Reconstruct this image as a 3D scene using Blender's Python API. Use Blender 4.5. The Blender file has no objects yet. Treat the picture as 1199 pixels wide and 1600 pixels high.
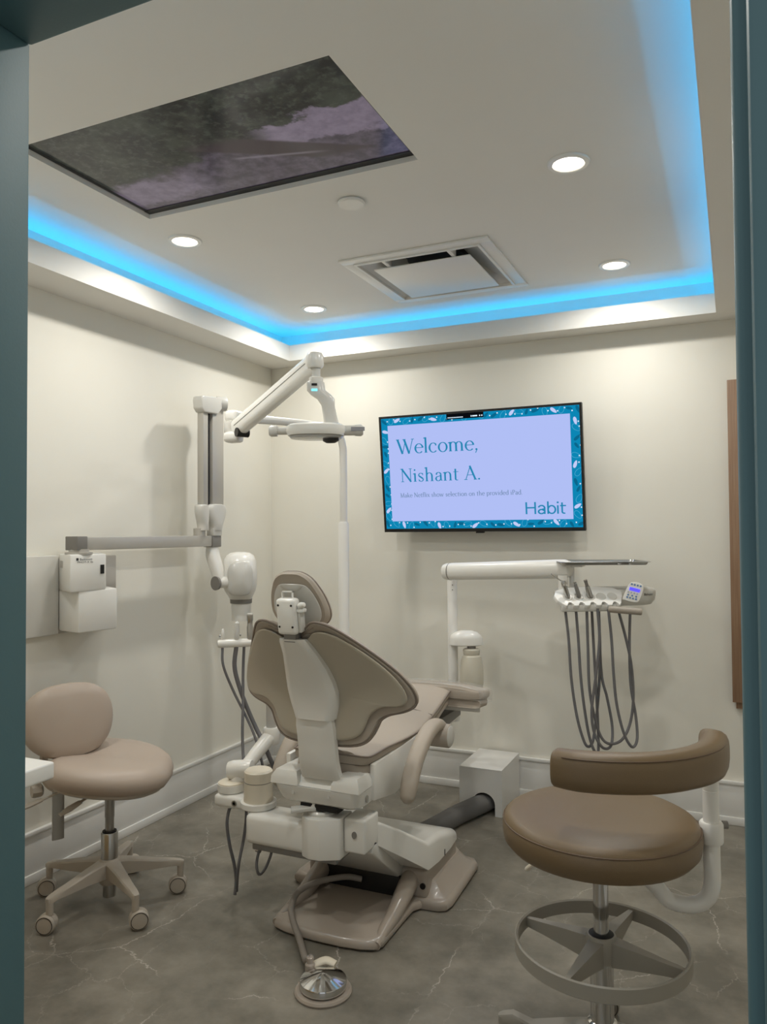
import bpy, bmesh, math, random
from mathutils import Vector, Matrix
R = math.radians
scene = bpy.context.scene
COL = scene.collection
random.seed(7)

# ------------------------------------------------------------------ camera
YAW, PIT, ROL, FPX, CAMH = R(24.4157), R(1.4905), R(-0.3838), 1206.7, 1.4
_F = Vector((-math.sin(YAW)*math.cos(PIT), math.cos(YAW)*math.cos(PIT), math.sin(PIT)))
_R = Vector((math.cos(YAW), math.sin(YAW), 0)); _U = _R.cross(_F)
_R, _U = _R*math.cos(ROL)+_U*math.sin(ROL), _U*math.cos(ROL)-_R*math.sin(ROL)
cam = bpy.data.objects.new('camera', bpy.data.cameras.new('camera'))
COL.objects.link(cam)
M = Matrix((_R, _U, -_F)).transposed().to_4x4(); M.translation = (0, 0, CAMH)
cam.matrix_world = M
cam.data.sensor_fit = 'VERTICAL'; cam.data.sensor_height = 36; cam.data.lens = 36*FPX/1600
cam.data.clip_start = 0.02
scene.camera = cam

# ------------------------------------------------------------------ colour management, world, lights
scene.view_settings.view_transform = 'Standard'; scene.view_settings.look = 'None'
scene.view_settings.exposure = 0.0; scene.view_settings.gamma = 1.0
scene.view_settings.use_curve_mapping = False
wd = bpy.data.worlds.new('corridor_ambient_fill'); scene.world = wd; wd.use_nodes = True  # even ambient fill for the unseen corridor, raised to soften the room's shadows
wd.node_tree.nodes['Background'].inputs[0].default_value = (0.93, 0.97, 1.0, 1)
wd.node_tree.nodes['Background'].inputs[1].default_value = 0.60
LAMP_W, LED_W = 6.7, 0.95
LAMP_COL = (1.0, 0.965, 0.90)
LED_COL = (0.0, 0.47, 1.0)

def area(name, loc, rot, col, power, shape='DISK', size=0.09, sy=None, spread=None):
    l = bpy.data.lights.new(name, 'AREA'); l.color = col; l.energy = power; l.shape = shape; l.size = size
    if sy: l.size_y = sy
    if spread: l.spread = spread
    o = bpy.data.objects.new(name, l); COL.objects.link(o); o.location = loc; o.rotation_euler = rot
    return o

# ------------------------------------------------------------------ survey helper: where a sight line meets a real plane
def at(px, py, ax, val):
    r = _F + _R*((px-599.5)/FPX) + _U*((800-py)/FPX)
    i = 'xyz'.index(ax); o = Vector((0, 0, CAMH))
    return o + r*((val-o[i])/r[i])
def dp(px, py, d):
    return Vector((0, 0, CAMH)) + (_F + _R*((px-599.5)/FPX) + _U*((800-py)/FPX))*d

# ------------------------------------------------------------------ materials
def lin(h):
    h = h.lstrip('#'); c = [int(h[i:i+2], 16)/255 for i in (0, 2, 4)]
    return tuple(x/12.92 if x <= .04045 else ((x+.055)/1.055)**2.4 for x in c) + (1,)
def mat(name, hexc, rough=.5, metal=0, bump=0, bscale=300, var=0, coat=0, trans=0, spec=.5):
    m = bpy.data.materials.new(name); m.use_nodes = True; nt = m.node_tree; b = nt.nodes['Principled BSDF']
    c = lin(hexc)
    b.inputs['Base Color'].default_value = c; b.inputs['Roughness'].default_value = rough
    b.inputs['Metallic'].default_value = metal; b.inputs['Coat Weight'].default_value = coat
    b.inputs['Coat Roughness'].default_value = .12
    b.inputs['Transmission Weight'].default_value = trans
    b.inputs['Specular IOR Level'].default_value = spec
    tc = nt.nodes.new('ShaderNodeTexCoord'); no = nt.nodes.new('ShaderNodeTexNoise')
    no.inputs['Scale'].default_value = bscale; no.inputs['Detail'].default_value = 3
    nt.links.new(tc.outputs['Object'], no.inputs['Vector'])
    if bump:
        bu = nt.nodes.new('ShaderNodeBump'); bu.inputs['Strength'].default_value = bump; bu.inputs['Distance'].default_value = .002
        nt.links.new(no.outputs['Fac'], bu.inputs['Height']); nt.links.new(bu.outputs['Normal'], b.inputs['Normal'])
    v = nt.nodes.new('ShaderNodeTexNoise'); v.inputs['Scale'].default_value = 4; v.inputs['Detail'].default_value = 4
    nt.links.new(tc.outputs['Object'], v.inputs['Vector'])
    mx = nt.nodes.new('ShaderNodeMix'); mx.data_type = 'RGBA'
    va = var or .02
    mx.inputs['A'].default_value = tuple(x*(1-va) for x in c[:3])+(1,); mx.inputs['B'].default_value = tuple(min(1, x*(1+va)) for x in c[:3])+(1,)
    nt.links.new(v.outputs['Fac'], mx.inputs['Factor']); nt.links.new(mx.outputs['Result'], b.inputs['Base Color'])
    return m
def emit(name, hexc, s=1.0):
    m = bpy.data.materials.new(name); m.use_nodes = True; nt = m.node_tree; nt.nodes.clear()
    e = nt.nodes.new('ShaderNodeEmission'); e.inputs[0].default_value = lin(hexc); e.inputs[1].default_value = s
    o = nt.nodes.new('ShaderNodeOutputMaterial'); nt.links.new(e.outputs[0], o.inputs[0])
    return m

WALL = mat('warm_white_wall_paint', '#e6e3d8', .5, bump=.05, bscale=500)
CEIL = mat('flat_ceiling_paint', '#e6e4de', .8)
BASE_W = mat('white_trim_paint', '#e4e3df', .35)
TEAL = mat('teal_gloss_paint', '#4a696d', .55, bump=.06, bscale=260)
WHITE = mat('white_plastic', '#e6e4dd', .28, coat=.2)
WHITE_M = mat('white_enamel_metal', '#e4e2dc', .3)
GREY_W = mat('pale_grey_plastic', '#cfcdc6', .32, coat=.15)
ALU = mat('satin_aluminium', '#b9b5ad', .42, metal=.35)
DGREY = mat('mid_grey_plastic', '#7d7a75', .5)
HOSE = mat('grey_silicone_hose', '#6f6e70', .5)
BLACK = mat('black_plastic', '#0b0b0c', .35)
BLACKR = mat('black_rubber', '#141414', .6)
CHROME = mat('polished_chrome', '#d6d6d6', .10, metal=1)
STEEL = mat('brushed_steel', '#b4b3b0', .28, metal=1)
TAUPE = mat('taupe_upholstery', '#afa496', .5, bump=.12, bscale=900, spec=.4)
TAUPE_D = mat('taupe_piping', '#85796e', .5)
SHELL = mat('beige_moulded_shell', '#b8b09f', .36, coat=.15)
BROWN = mat('brown_vinyl', '#705d43', .40, bump=.18, bscale=700, var=.1)
BROWN_D = mat('brown_seam_thread', '#5c4834', .5)
STOOL_T = mat('taupe_vinyl', '#b0a193', .42, bump=.12, bscale=700)
BASE_P = mat('taupe_base_plastic', '#a3988c', .3, coat=.2)
STAR = mat('warm_grey_nylon', '#b3aa9d', .45)
CREAM = mat('cream_plastic', '#dfd6c3', .35)
BOTTLE = mat('frosted_bottle_plastic', '#e4decd', .3, trans=.25)
QUARTZ = mat('white_quartz', '#eceae4', .25)
SCREENG = emit('keypad_display', '#5a50ff', 1.4)
LAMP_E = emit('downlight_diffuser_glow', '#fff2df', 7)
LEDM = emit('blue_led_tape_glow', '#1f9bff', 3)

def wood(name, c1, c2):
    m = mat(name, c1, .5); nt = m.node_tree; b = nt.nodes['Principled BSDF']
    tc = nt.nodes.new('ShaderNodeTexCoord'); mp = nt.nodes.new('ShaderNodeMapping'); mp.inputs['Scale'].default_value = (90, 90, 3)
    no = nt.nodes.new('ShaderNodeTexNoise'); no.inputs['Scale'].default_value = 1.5; no.inputs['Detail'].default_value = 6
    cr = nt.nodes.new('ShaderNodeValToRGB'); cr.color_ramp.elements[0].color = lin(c1); cr.color_ramp.elements[1].color = lin(c2)
    cr.color_ramp.elements[0].position = .3; cr.color_ramp.elements[1].position = .7
    nt.links.new(tc.outputs['Object'], mp.inputs[0]); nt.links.new(mp.outputs[0], no.inputs['Vector'])
    nt.links.new(no.outputs['Fac'], cr.inputs[0]); nt.links.new(cr.outputs[0], b.inputs['Base Color'])
    return m
WALNUT = wood('walnut_laminate', '#86674f', '#967a60')
OAK = wood('pale_oak_laminate', '#c2a06a', '#cdae7c')

def floor_mat():
    m = bpy.data.materials.new('grey_marble_vinyl'); m.use_nodes = True; nt = m.node_tree; N = nt.nodes; Lk = nt.links
    b = N['Principled BSDF']; tc = N.new('ShaderNodeTexCoord')
    def noise(s, d, src=None, rough=.55):
        n = N.new('ShaderNodeTexNoise'); n.inputs['Scale'].default_value = s; n.inputs['Detail'].default_value = d
        n.inputs['Roughness'].default_value = rough
        Lk.new(src or tc.outputs['Object'], n.inputs['Vector']); return n
    def math_(op, a, bb):
        n = N.new('ShaderNodeMath'); n.operation = op; n.use_clamp = False
        for i, v in enumerate((a, bb)):
            if isinstance(v, (int, float)): n.inputs[i].default_value = v
            elif v is not None: Lk.new(v, n.inputs[i])
        return n.outputs[0]
    n1 = noise(3.2, 8, rough=.65)
    cr = N.new('ShaderNodeValToRGB')
    cr.color_ramp.elements[0].position = .36; cr.color_ramp.elements[0].color = lin('#676359')
    cr.color_ramp.elements[1].position = .66; cr.color_ramp.elements[1].color = lin('#8f897d')
    Lk.new(n1.outputs['Fac'], cr.inputs[0])
    def veins(scale, wid, warp, thr, off):
        mp = N.new('ShaderNodeMapping'); mp.inputs['Location'].default_value = off; Lk.new(tc.outputs['Object'], mp.inputs[0])
        nw = noise(5, 6, mp.outputs[0], .7)
        vm = N.new('ShaderNodeVectorMath'); vm.operation = 'MULTIPLY_ADD'
        Lk.new(nw.outputs['Color'], vm.inputs[0]); vm.inputs[1].default_value = (warp, warp, 0); Lk.new(mp.outputs[0], vm.inputs[2])
        vo = N.new('ShaderNodeTexVoronoi'); vo.voronoi_dimensions = '2D'; vo.feature = 'DISTANCE_TO_EDGE'; vo.inputs['Scale'].default_value = scale
        Lk.new(vm.outputs[0], vo.inputs['Vector'])
        line = N.new('ShaderNodeMapRange'); line.inputs['From Min'].default_value = 0; line.inputs['From Max'].default_value = wid
        line.inputs['To Min'].default_value = 1; line.inputs['To Max'].default_value = 0
        Lk.new(vo.outputs['Distance'], line.inputs['Value'])
        nm = noise(2.3, 3, mp.outputs[0])
        mk = N.new('ShaderNodeMapRange'); mk.inputs['From Min'].default_value = thr; mk.inputs['From Max'].default_value = thr+.12
        Lk.new(nm.outputs['Fac'], mk.inputs['Value'])
        return math_('MULTIPLY', line.outputs[0], mk.outputs[0])
    v1 = veins(1.9, .0055, .13, .45, (3, 1, 0)); v2 = veins(4.3, .010, .16, .46, (7, 4, 0))
    vv = math_('ADD', v1, math_('MULTIPLY', v2, .45))
    vv = math_('MINIMUM', vv, 1.0)
    mx = N.new('ShaderNodeMix'); mx.data_type = 'RGBA'; mx.inputs['B'].default_value = lin('#c2bab0')
    Lk.new(math_('MULTIPLY', vv, .8), mx.inputs['Factor']); Lk.new(cr.outputs[0], mx.inputs['A']); Lk.new(mx.outputs['Result'], b.inputs['Base Color'])
    b.inputs['Roughness'].default_value = .36; b.inputs['Specular IOR Level'].default_value = .4
    bu = N.new('ShaderNodeBump'); bu.inputs['Strength'].default_value = .05; Lk.new(n1.outputs['Fac'], bu.inputs['Height']); Lk.new(bu.outputs['Normal'], b.inputs['Normal'])
    return m
FLOOR = floor_mat()

# ------------------------------------------------------------------ mesh helpers
def obj(name, bm, m, parent=None, origin=None, angle=38):
    """one mesh object from world-space geometry; parts are stored relative to their thing's base"""
    if parent is not None:
        root = parent
        while root.parent: root = root.parent
        org = root.location.copy()
    else:
        org = Vector(origin) if origin is not None else Vector((0, 0, 0))
    bmesh.ops.recalc_face_normals(bm, faces=bm.faces)
    bmesh.ops.translate(bm, verts=bm.verts, vec=-org)
    me = bpy.data.meshes.new(name); bm.to_mesh(me); bm.free()
    me.polygons.foreach_set('use_smooth', [True]*len(me.polygons))
    me.set_sharp_from_angle(angle=R(angle))
    me.materials.append(m)
    o = bpy.data.objects.new(name, me); COL.objects.link(o)
    if parent is not None: o.parent = parent
    else: o.location = org
    return o
def thing(name, label, cat, loc, group=None):
    o = bpy.data.objects.new(name, None); COL.objects.link(o); o.location = loc; o.empty_display_size = .05
    o['label'] = label; o['category'] = cat
    if group: o['group'] = group
    return o
def tag(o, label, cat, group=None):
    o['label'] = label; o['category'] = cat
    if group: o['group'] = group
    return o
def struct(name, bm, m, parent=None):
    o = obj(name, bm, m, parent)
    if parent is None: o['kind'] = 'structure'
    return o
def B(): return bmesh.new()

def loft(bm, loops, cap0=True, cap1=True):
    rows = [[bm.verts.new(p) for p in lp] for lp in loops]
    n = len(rows[0])
    for a, b in zip(rows, rows[1:]):
        for i in range(n): bm.faces.new((a[i], a[(i+1) % n], b[(i+1) % n], b[i]))
    if cap0: bm.faces.new(rows[0])
    if cap1: bm.faces.new(rows[-1])
    return rows
def catmull(pts, sub=8):
    pts = [Vector(p) for p in pts]
    if len(pts) < 3: return pts
    P = [pts[0]*2-pts[1]]+pts+[pts[-1]*2-pts[-2]]
    out = []
    for i in range(1, len(P)-2):
        for k in range(sub):
            t = k/sub; a, b, c, d = P[i-1:i+3]
            out.append(.5*((2*b)+(c-a)*t+(2*a-5*b+4*c-d)*t*t+(3*b-a-3*c+d)*t**3))
    out.append(pts[-1]); return out
def interp(vals, n):
    o = []
    for i in range(n):
        t = i/(n-1)*(len(vals)-1); k = min(int(t), len(vals)-2); o.append(vals[k]+(vals[k+1]-vals[k])*(t-k))
    return o
def tube(bm, pts, r, n=12, sub=8, smooth=True, flat=None):
    """swept tube; flat=(a,b,up) gives an elliptical/boxy section"""
    P = catmull(pts, sub) if smooth else [Vector(p) for p in pts]
    rs = interp(r, len(P)) if isinstance(r, (list, tuple)) else [r]*len(P)
    loops = []; nrm = None
    for i, p in enumerate(P):
        t = (P[min(i+1, len(P)-1)]-P[max(i-1, 0)]).normalized()
        if nrm is None:
            nrm = Vector(flat[2]) if flat else (Vector((0, 0, 1)) if abs(t.z) < .9 else Vector((1, 0, 0)))
        nrm = (nrm-t*nrm.dot(t)).normalized(); bn = t.cross(nrm)
        lp = []
        for k in range(n):
            a = 2*math.pi*k/n; c, s = math.cos(a), math.sin(a)
            if flat:
                e = flat[3] if len(flat) > 3 else 2
                q = (abs(c)**e+abs(s)**e)**(-1/e)
                lp.append(p+nrm*c*q*flat[0]*rs[i]+bn*s*q*flat[1]*rs[i])
            else: lp.append(p+nrm*c*rs[i]+bn*s*rs[i])
        loops.append(lp)
    return loft(bm, loops)
def frame(axis):
    z = Vector(axis).normalized(); x = Vector((1, 0, 0)) if abs(z.x) < .9 else Vector((0, 1, 0))
    x = (x-z*x.dot(z)).normalized(); return x, z.cross(x), z
def lathe(bm, prof, o=(0, 0, 0), axis=(0, 0, 1), n=28, sx=1, sy=1):
    x, y, z = frame(axis); o = Vector(o); loops = []; 
    for r, h in prof:
        loops.append([o+z*h+x*(math.cos(2*math.pi*k/n)*max(r, 1e-5)*sx)+y*(math.sin(2*math.pi*k/n)*max(r, 1e-5)*sy) for k in range(n)])
    return loft(bm, loops)
def box(bm, x0, x1, y0, y1, z0, z1, bev=0, seg=2, mtx=None):
    vs = [bm.verts.new((x, y, z)) for x in (x0, x1) for y in (y0, y1) for z in (z0, z1)]
    f = [(0, 1, 3, 2), (4, 6, 7, 5), (0, 4, 5, 1), (2, 3, 7, 6), (0, 2, 6, 4), (1, 5, 7, 3)]
    fs = [bm.faces.new([vs[i] for i in q]) for q in f]
    new = list(vs)
    if bev:
        es = list({e for q in fs for e in q.edges})
        r = bmesh.ops.bevel(bm, geom=es, offset=bev, segments=seg, affect='EDGES', profile=.5)
        new = list({v for q in r['faces'] for v in q.verts} | {v for v in vs if v.is_valid})
        # all verts of this island
        st = list(new); seen = set(new)
        while st:
            v = st.pop()
            for e in v.link_edges:
                w = e.other_vert(v)
                if w not in seen: seen.add(w); st.append(w)
        new = list(seen)
    if mtx is not None: bmesh.ops.transform(bm, matrix=mtx, verts=new)
    return new
def prism(bm, poly, fn, h0, h1, bev=0, seg=2):
    """polygon (u,v) extruded from h0 to h1 through fn(u,v,h)"""
    a = [bm.verts.new(fn(u, v, h0)) for u, v in poly]; b = [bm.verts.new(fn(u, v, h1)) for u, v in poly]
    n = len(poly); fs = [bm.faces.new(a), bm.faces.new(b)]
    for i in range(n): fs.append(bm.faces.new((a[i], a[(i+1) % n], b[(i+1) % n], b[i])))
    if bev:
        es = list({e for q in fs for e in q.edges})
        bmesh.ops.bevel(bm, geom=es, offset=bev, segments=seg, affect='EDGES', profile=.5)
def closed_spline(pts, sub=6):
    n = len(pts); P = [Vector((p[0], p[1], 0)) for p in pts]; out = []
    for i in range(n):
        a, b, c, d = P[i-1], P[i], P[(i+1) % n], P[(i+2) % n]
        for k in range(sub):
            t = k/sub; q = .5*((2*b)+(c-a)*t+(2*a-5*b+4*c-d)*t*t+(3*b-a-3*c+d)*t**3); out.append((q.x, q.y))
    return out
def star(bm, outline, c, prof, fn, rings=5):
    """solid from a star-shaped outline round c; prof runs from the underside rim over the edge to the top rim as (inset, height);
    both caps are filled by rings towards the centre with heights (hb, ht) given last as ('bot',h) / ('top',h)"""
    rim = [p for p in prof if not isinstance(p[0], str)]
    hb = [p[1] for p in prof if p[0] == 'bot'][0]; ht = [p[1] for p in prof if p[0] == 'top'][0]
    def pt(p, ins, h):
        d = math.hypot(p[0]-c[0], p[1]-c[1]); f = max(.02, 1-ins/d); return fn(c[0]+(p[0]-c[0])*f, c[1]+(p[1]-c[1])*f, h)
    def frac(p, ins, f, h):
        d = math.hypot(p[0]-c[0], p[1]-c[1]); g = max(.02, 1-ins/d)*f; return fn(c[0]+(p[0]-c[0])*g, c[1]+(p[1]-c[1])*g, h)
    loops = []
    i0, h0 = rim[0]; i1, h1 = rim[-1]
    for k in range(1, rings): 
        f = k/rings; loops.append([frac(p, i0, f, hb+(h0-hb)*f**2) for p in outline])
    for ins, h in rim: loops.append([pt(p, ins, h) for p in outline])
    for k in range(rings-1, 0, -1):
        f = k/rings; loops.append([frac(p, i1, f, ht+(h1-ht)*f**2) for p in outline])
    loft(bm, loops)
def sell(c, u, v, a, b, n=28, e=2.6):
    c, u, v = Vector(c), Vector(u), Vector(v); o = []
    for k in range(n):
        t = 2*math.pi*k/n; cs, sn = math.cos(t), math.sin(t); q = (abs(cs)**e+abs(sn)**e)**(-1/e); o.append(c+u*cs*q*a+v*sn*q*b)
    return o
def rot_z(a, c): c = Vector(c); return Matrix.Translation(c) @ Matrix.Rotation(a, 4, 'Z') @ Matrix.Translation(-c)
XYZ = lambda u, v, h: (u, v, h)

# ================================================================== room shell
XL, XR, YB, YF = -2.603, .62, 4.064, .74
ZS, ZC = 2.415, 2.60           # soffit and tray ceiling heights
FX0, FX1, FY0, FY1, ZL = -2.377, -.06, 1.02, 3.906, 2.507
bm = B(); box(bm, XL-.1, XR+.1, -1.6, YB+.1, -.08, 0); struct('floor', bm, FLOOR)
bm = B(); box(bm, XL-.1, XL, YF-.14, YB+.1, 0, 2.75); struct('wall_left', bm, WALL)
bm = B(); box(bm, XL, XR, YB, YB+.1, 0, 2.75); struct('wall_back', bm, WALL)
bm = B(); box(bm, XR, XR+.1, YF-.14, YB+.1, 0, 2.75); struct('wall_right', bm, WALL)
# front wall round the doorway
DX0, DX1, DZ = -.857, .004, 2.06
bm = B()
box(bm, XL, DX0-.02, YF-.14, YF, 0, 2.75); box(bm, DX1+.02, XR, YF-.14, YF, 0, 2.75); box(bm, DX0-.02, DX1+.02, YF-.14, YF, DZ+.02, 2.75)
struct('wall_front', bm, WALL)
bm = B(); box(bm, DX0-.10, DX0, YF-.17, YF+.001, 0, DZ+.08, .004); struct('trim_1', bm, TEAL)
bm = B(); box(bm, DX1+.010, DX1+.30, YF-.16, YF-.12, 0, DZ+.08, .004); box(bm, DX1, DX1+.04, YF-.13, YF+.001, 0, DZ+.08, .006, 3); struct('trim_2', bm, TEAL)
bm = B(); box(bm, DX0, DX1+.001, YF-.17, YF+.001, DZ, DZ+.08, .004); struct('trim_3', bm, TEAL)
# ceiling: tray, soffit ring with upstand (lip) hiding LED tape
TVX0, TVX1, TVY0, TVY1 = -2.012, -.909, 1.688, 2.29     # recess of ceiling screen
VX0, VX1, VY0, VY1 = -1.575, -.935, 3.055, 3.685           # hole for the air diffuser
bm = B()
xs = sorted([XL, TVX0, TVX1, VX0, VX1, XR]); ys = sorted([YF-.14, TVY0, TVY1, VY0, VY1, YB])
for i in range(5):
    for j in range(5):
        cx, cy = (xs[i]+xs[i+1])/2, (ys[j]+ys[j+1])/2
        if TVX0 < cx < TVX1 and TVY0 < cy < TVY1: continue
        if VX0 < cx < VX1 and VY0 < cy < VY1: continue
        box(bm, xs[i], xs[i+1], ys[j], ys[j+1], ZC, ZC+.12)
box(bm, XL, XR, YF-.14, YB, ZC+.12, ZC+.16)
struct('ceiling', bm, CEIL)
def soffit(name, x0, x1, y0, y1, lip):
    bm = B(); box(bm, x0, x1, y0, y1, ZS, ZS+.018)
    box(bm, *lip, ZS+.018, ZL, 0)
    struct(name, bm, CEIL)
T = .016
soffit('trim_4', XL, FX0, YF, YB, (FX0-T, FX0, FY0, FY1))
soffit('trim_5', FX0, FX1, FY1, YB, (FX0-T, FX1+T, FY1, FY1+T))
soffit('trim_6', FX1, XR, YF, YB, (FX1, FX1+T, FY0, FY1))
soffit('trim_7', FX0, FX1, YF, FY0, (FX0-T, FX1+T, FY0-T, FY0))
# rear faces of the light cove (bulkhead above the soffit)
bm = B()
RC = .132
box(bm, XL, FX0-RC, YF, YB, ZS+.018, ZC); box(bm, FX1+RC, XR, YF, YB, ZS+.018, ZC)
box(bm, FX0-RC, FX1+RC, FY1+RC, YB, ZS+.018, ZC); box(bm, FX0-RC, FX1+RC, YF, FY0-RC, ZS+.018, ZC)
struct('trim_8', bm, CEIL)
# baseboards: flat board, cap and shoe moulding
def baseboard(name, x0, x1, y0, y1, n):
    bm = B(); d = Vector(n)
    for t, z0, z1 in ((.012, 0, .205), (.020, .190, .207), (.019, 0, .038)):
        a = [x0, x1, y0, y1]
        if n[0] > 0: a[1] = x0+t
        if n[0] < 0: a[0] = x1-t
        if n[1] < 0: a[2] = y1-t
        if n[1] > 0: a[3] = y0+t
        box(bm, *a, z0, z1, .003)
    struct(name, bm, BASE_W)
baseboard('baseboard_left', XL, XL+.02, YF, YB, (1, 0))
baseboard('baseboard_back', XL, XR, YB-.02, YB, (0, -1))
baseboard('baseboard_right', XR-.02, XR, YF, YB, (-1, 0))

# LED tape on the ledge behind the lip
def led(name, x0, x1, y0, y1, where):
    bm = B(); box(bm, x0, x1, y0, y1, ZS+.018, ZS+.026); o = obj(name, bm, LEDM, None, ((x0+x1)/2, (y0+y1)/2, ZS+.018))
    tag(o, 'thin blue LED light strip hidden in the '+where+' ceiling cove', 'led strip', None)
    L = max(x1-x0, y1-y0); a = (x1-x0) > (y1-y0)
    area('led_glow', ((x0+x1)/2, (y0+y1)/2, ZS+.03), (R(180), 0, 0), LED_COL, LED_W*L, 'RECTANGLE', L if a else .012, .012 if a else L)
m_ = .114
led('led_strip', FX0-m_-.006, FX0-m_+.006, FY0-.04, FY1+.04, 'left')
led('led_strip', FX1+m_-.006, FX1+m_+.006, FY0-.04, FY1+.04, 'right')
led('led_strip', FX0-.04, FX1+.04, FY1+m_-.006, FY1+m_+.006, 'back')
led('led_strip', FX0-.04, FX1+.04, FY0-m_-.006, FY0-m_+.006, 'front')

# ================================================================== ceiling fittings
def downlight(x, y, label):
    t = thing('downlight', label, 'ceiling light', (x, y, ZC-.006), 'recessed round ceiling lights')
    bm = B(); lathe(bm, [(.050, -.004), (.052, -.0075), (.066, -.006), (.069, -.001), (.069, 0), (.05, 0)], (x, y, ZC), n=32); obj('trim_ring', bm, WHITE, t)
    bm = B(); lathe(bm, [(0, -.005), (.03, -.005), (.049, -.0045), (.051, -.001), (0, -.001)], (x, y, ZC), n=32); obj('diffuser', bm, LAMP_E, t)
    area('downlight_beam', (x, y, ZC-.010), (0, 0, 0), LAMP_COL, LAMP_W, 'DISK', .09, spread=R(166))
downlight(-2.03, 2.52, 'round lit ceiling light nearest the far left corner of the ceiling screen')
downlight(-2.03, 3.588, 'round lit ceiling light nearest the far left cove corner')
downlight(-.472, 2.517, 'round lit ceiling light right of the ceiling screen, largest in view')
downlight(-.472, 3.578, 'round lit ceiling light beside the right corner of the air vent')
for x in (-2.03, -.472):   # the row above the doorway, out of the frame
    area('downlight_beam', (x, 1.45, ZC-.010), (0, 0, 0), LAMP_COL, LAMP_W, 'DISK', .09, spread=R(166))

x, y = -1.246, 2.48
bm = B(); lathe(bm, [(0, -.014), (.046, -.0135), (.05, -.010), (.05, -.004), (.044, -.004), (.044, 0), (0, 0)], (x, y, ZC), n=32)
tag(obj('sprinkler_cover', bm, WHITE_M, None, (x, y, ZC)), 'flat white round cover plate on the ceiling past the screen', 'cover plate')

# air diffuser
t = thing('air_vent', 'square white ceiling air vent with a solid centre panel', 'vent', (-1.235, 3.33, ZC))
def sqring(bm, x0, x1, y0, y1, wd, z0, z1):
    box(bm, x0, x1, y0, y0+wd, z0, z1, .002); box(bm, x0, x1, y1-wd, y1, z0, z1, .002)
    box(bm, x0, x0+wd, y0+wd, y1-wd, z0, z1, .002); box(bm, x1-wd, x1, y0+wd, y1-wd, z0, z1, .002)
ax0, ax1, ay0, ay1 = -1.572, -.89, 2.998, 3.678
bm = B(); sqring(bm, ax0, ax1, ay0, ay1, .05, ZC-.010, ZC); obj('frame', bm, WHITE_M, t)
bm = B(); sqring(bm, ax0+.05, ax1-.05, ay0+.05, ay1-.05, .012, ZC-.016, ZC+.01); obj('inner_lip', bm, WHITE_M, t)
bm = B()
a = [(ax0+.06, ay0+.06), (ax1-.06, ay0+.06), (ax1-.06, ay1-.06), (ax0+.06, ay1-.06)]
b = [(ax0+.20, ay0+.13), (ax1-.20, ay0+.13), (ax1-.20, ay1-.20), (ax0+.20, ay1-.20)]
loft(bm, [[(p[0], p[1], ZC-.004) for p in a], [(p[0], p[1], ZC+.075) for p in b]], False, False); obj('throat', bm, GREY_W, t)
bm = B(); lathe(bm, [(.12, 0), (.14, .0), (.14, .05), (.12, .05)], ((ax0+ax1)/2, (ay0+ay1)/2, ZC+.06)); obj('duct_collar', bm, BLACKR, t)
bm = B(); box(bm, ax0+.05, ax1-.05, ay0+.05, ay1-.05, ZC+.108, ZC+.114); obj('duct_back', bm, BLACKR, t)
bm = B(); box(bm, ax0+.115, ax1-.115, ay0+.125, ay1-.105, ZC-.024, ZC-.018, .002); obj('centre_panel', bm, WHITE_M, t)
for hx in (ax0+.19, ax1-.19):
    bm = B(); box(bm, hx-.008, hx+.008, ay0+.06, ay0+.14, ZC-.017, ZC+.02, .002); obj('hanger', bm, WHITE_M, t)

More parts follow.
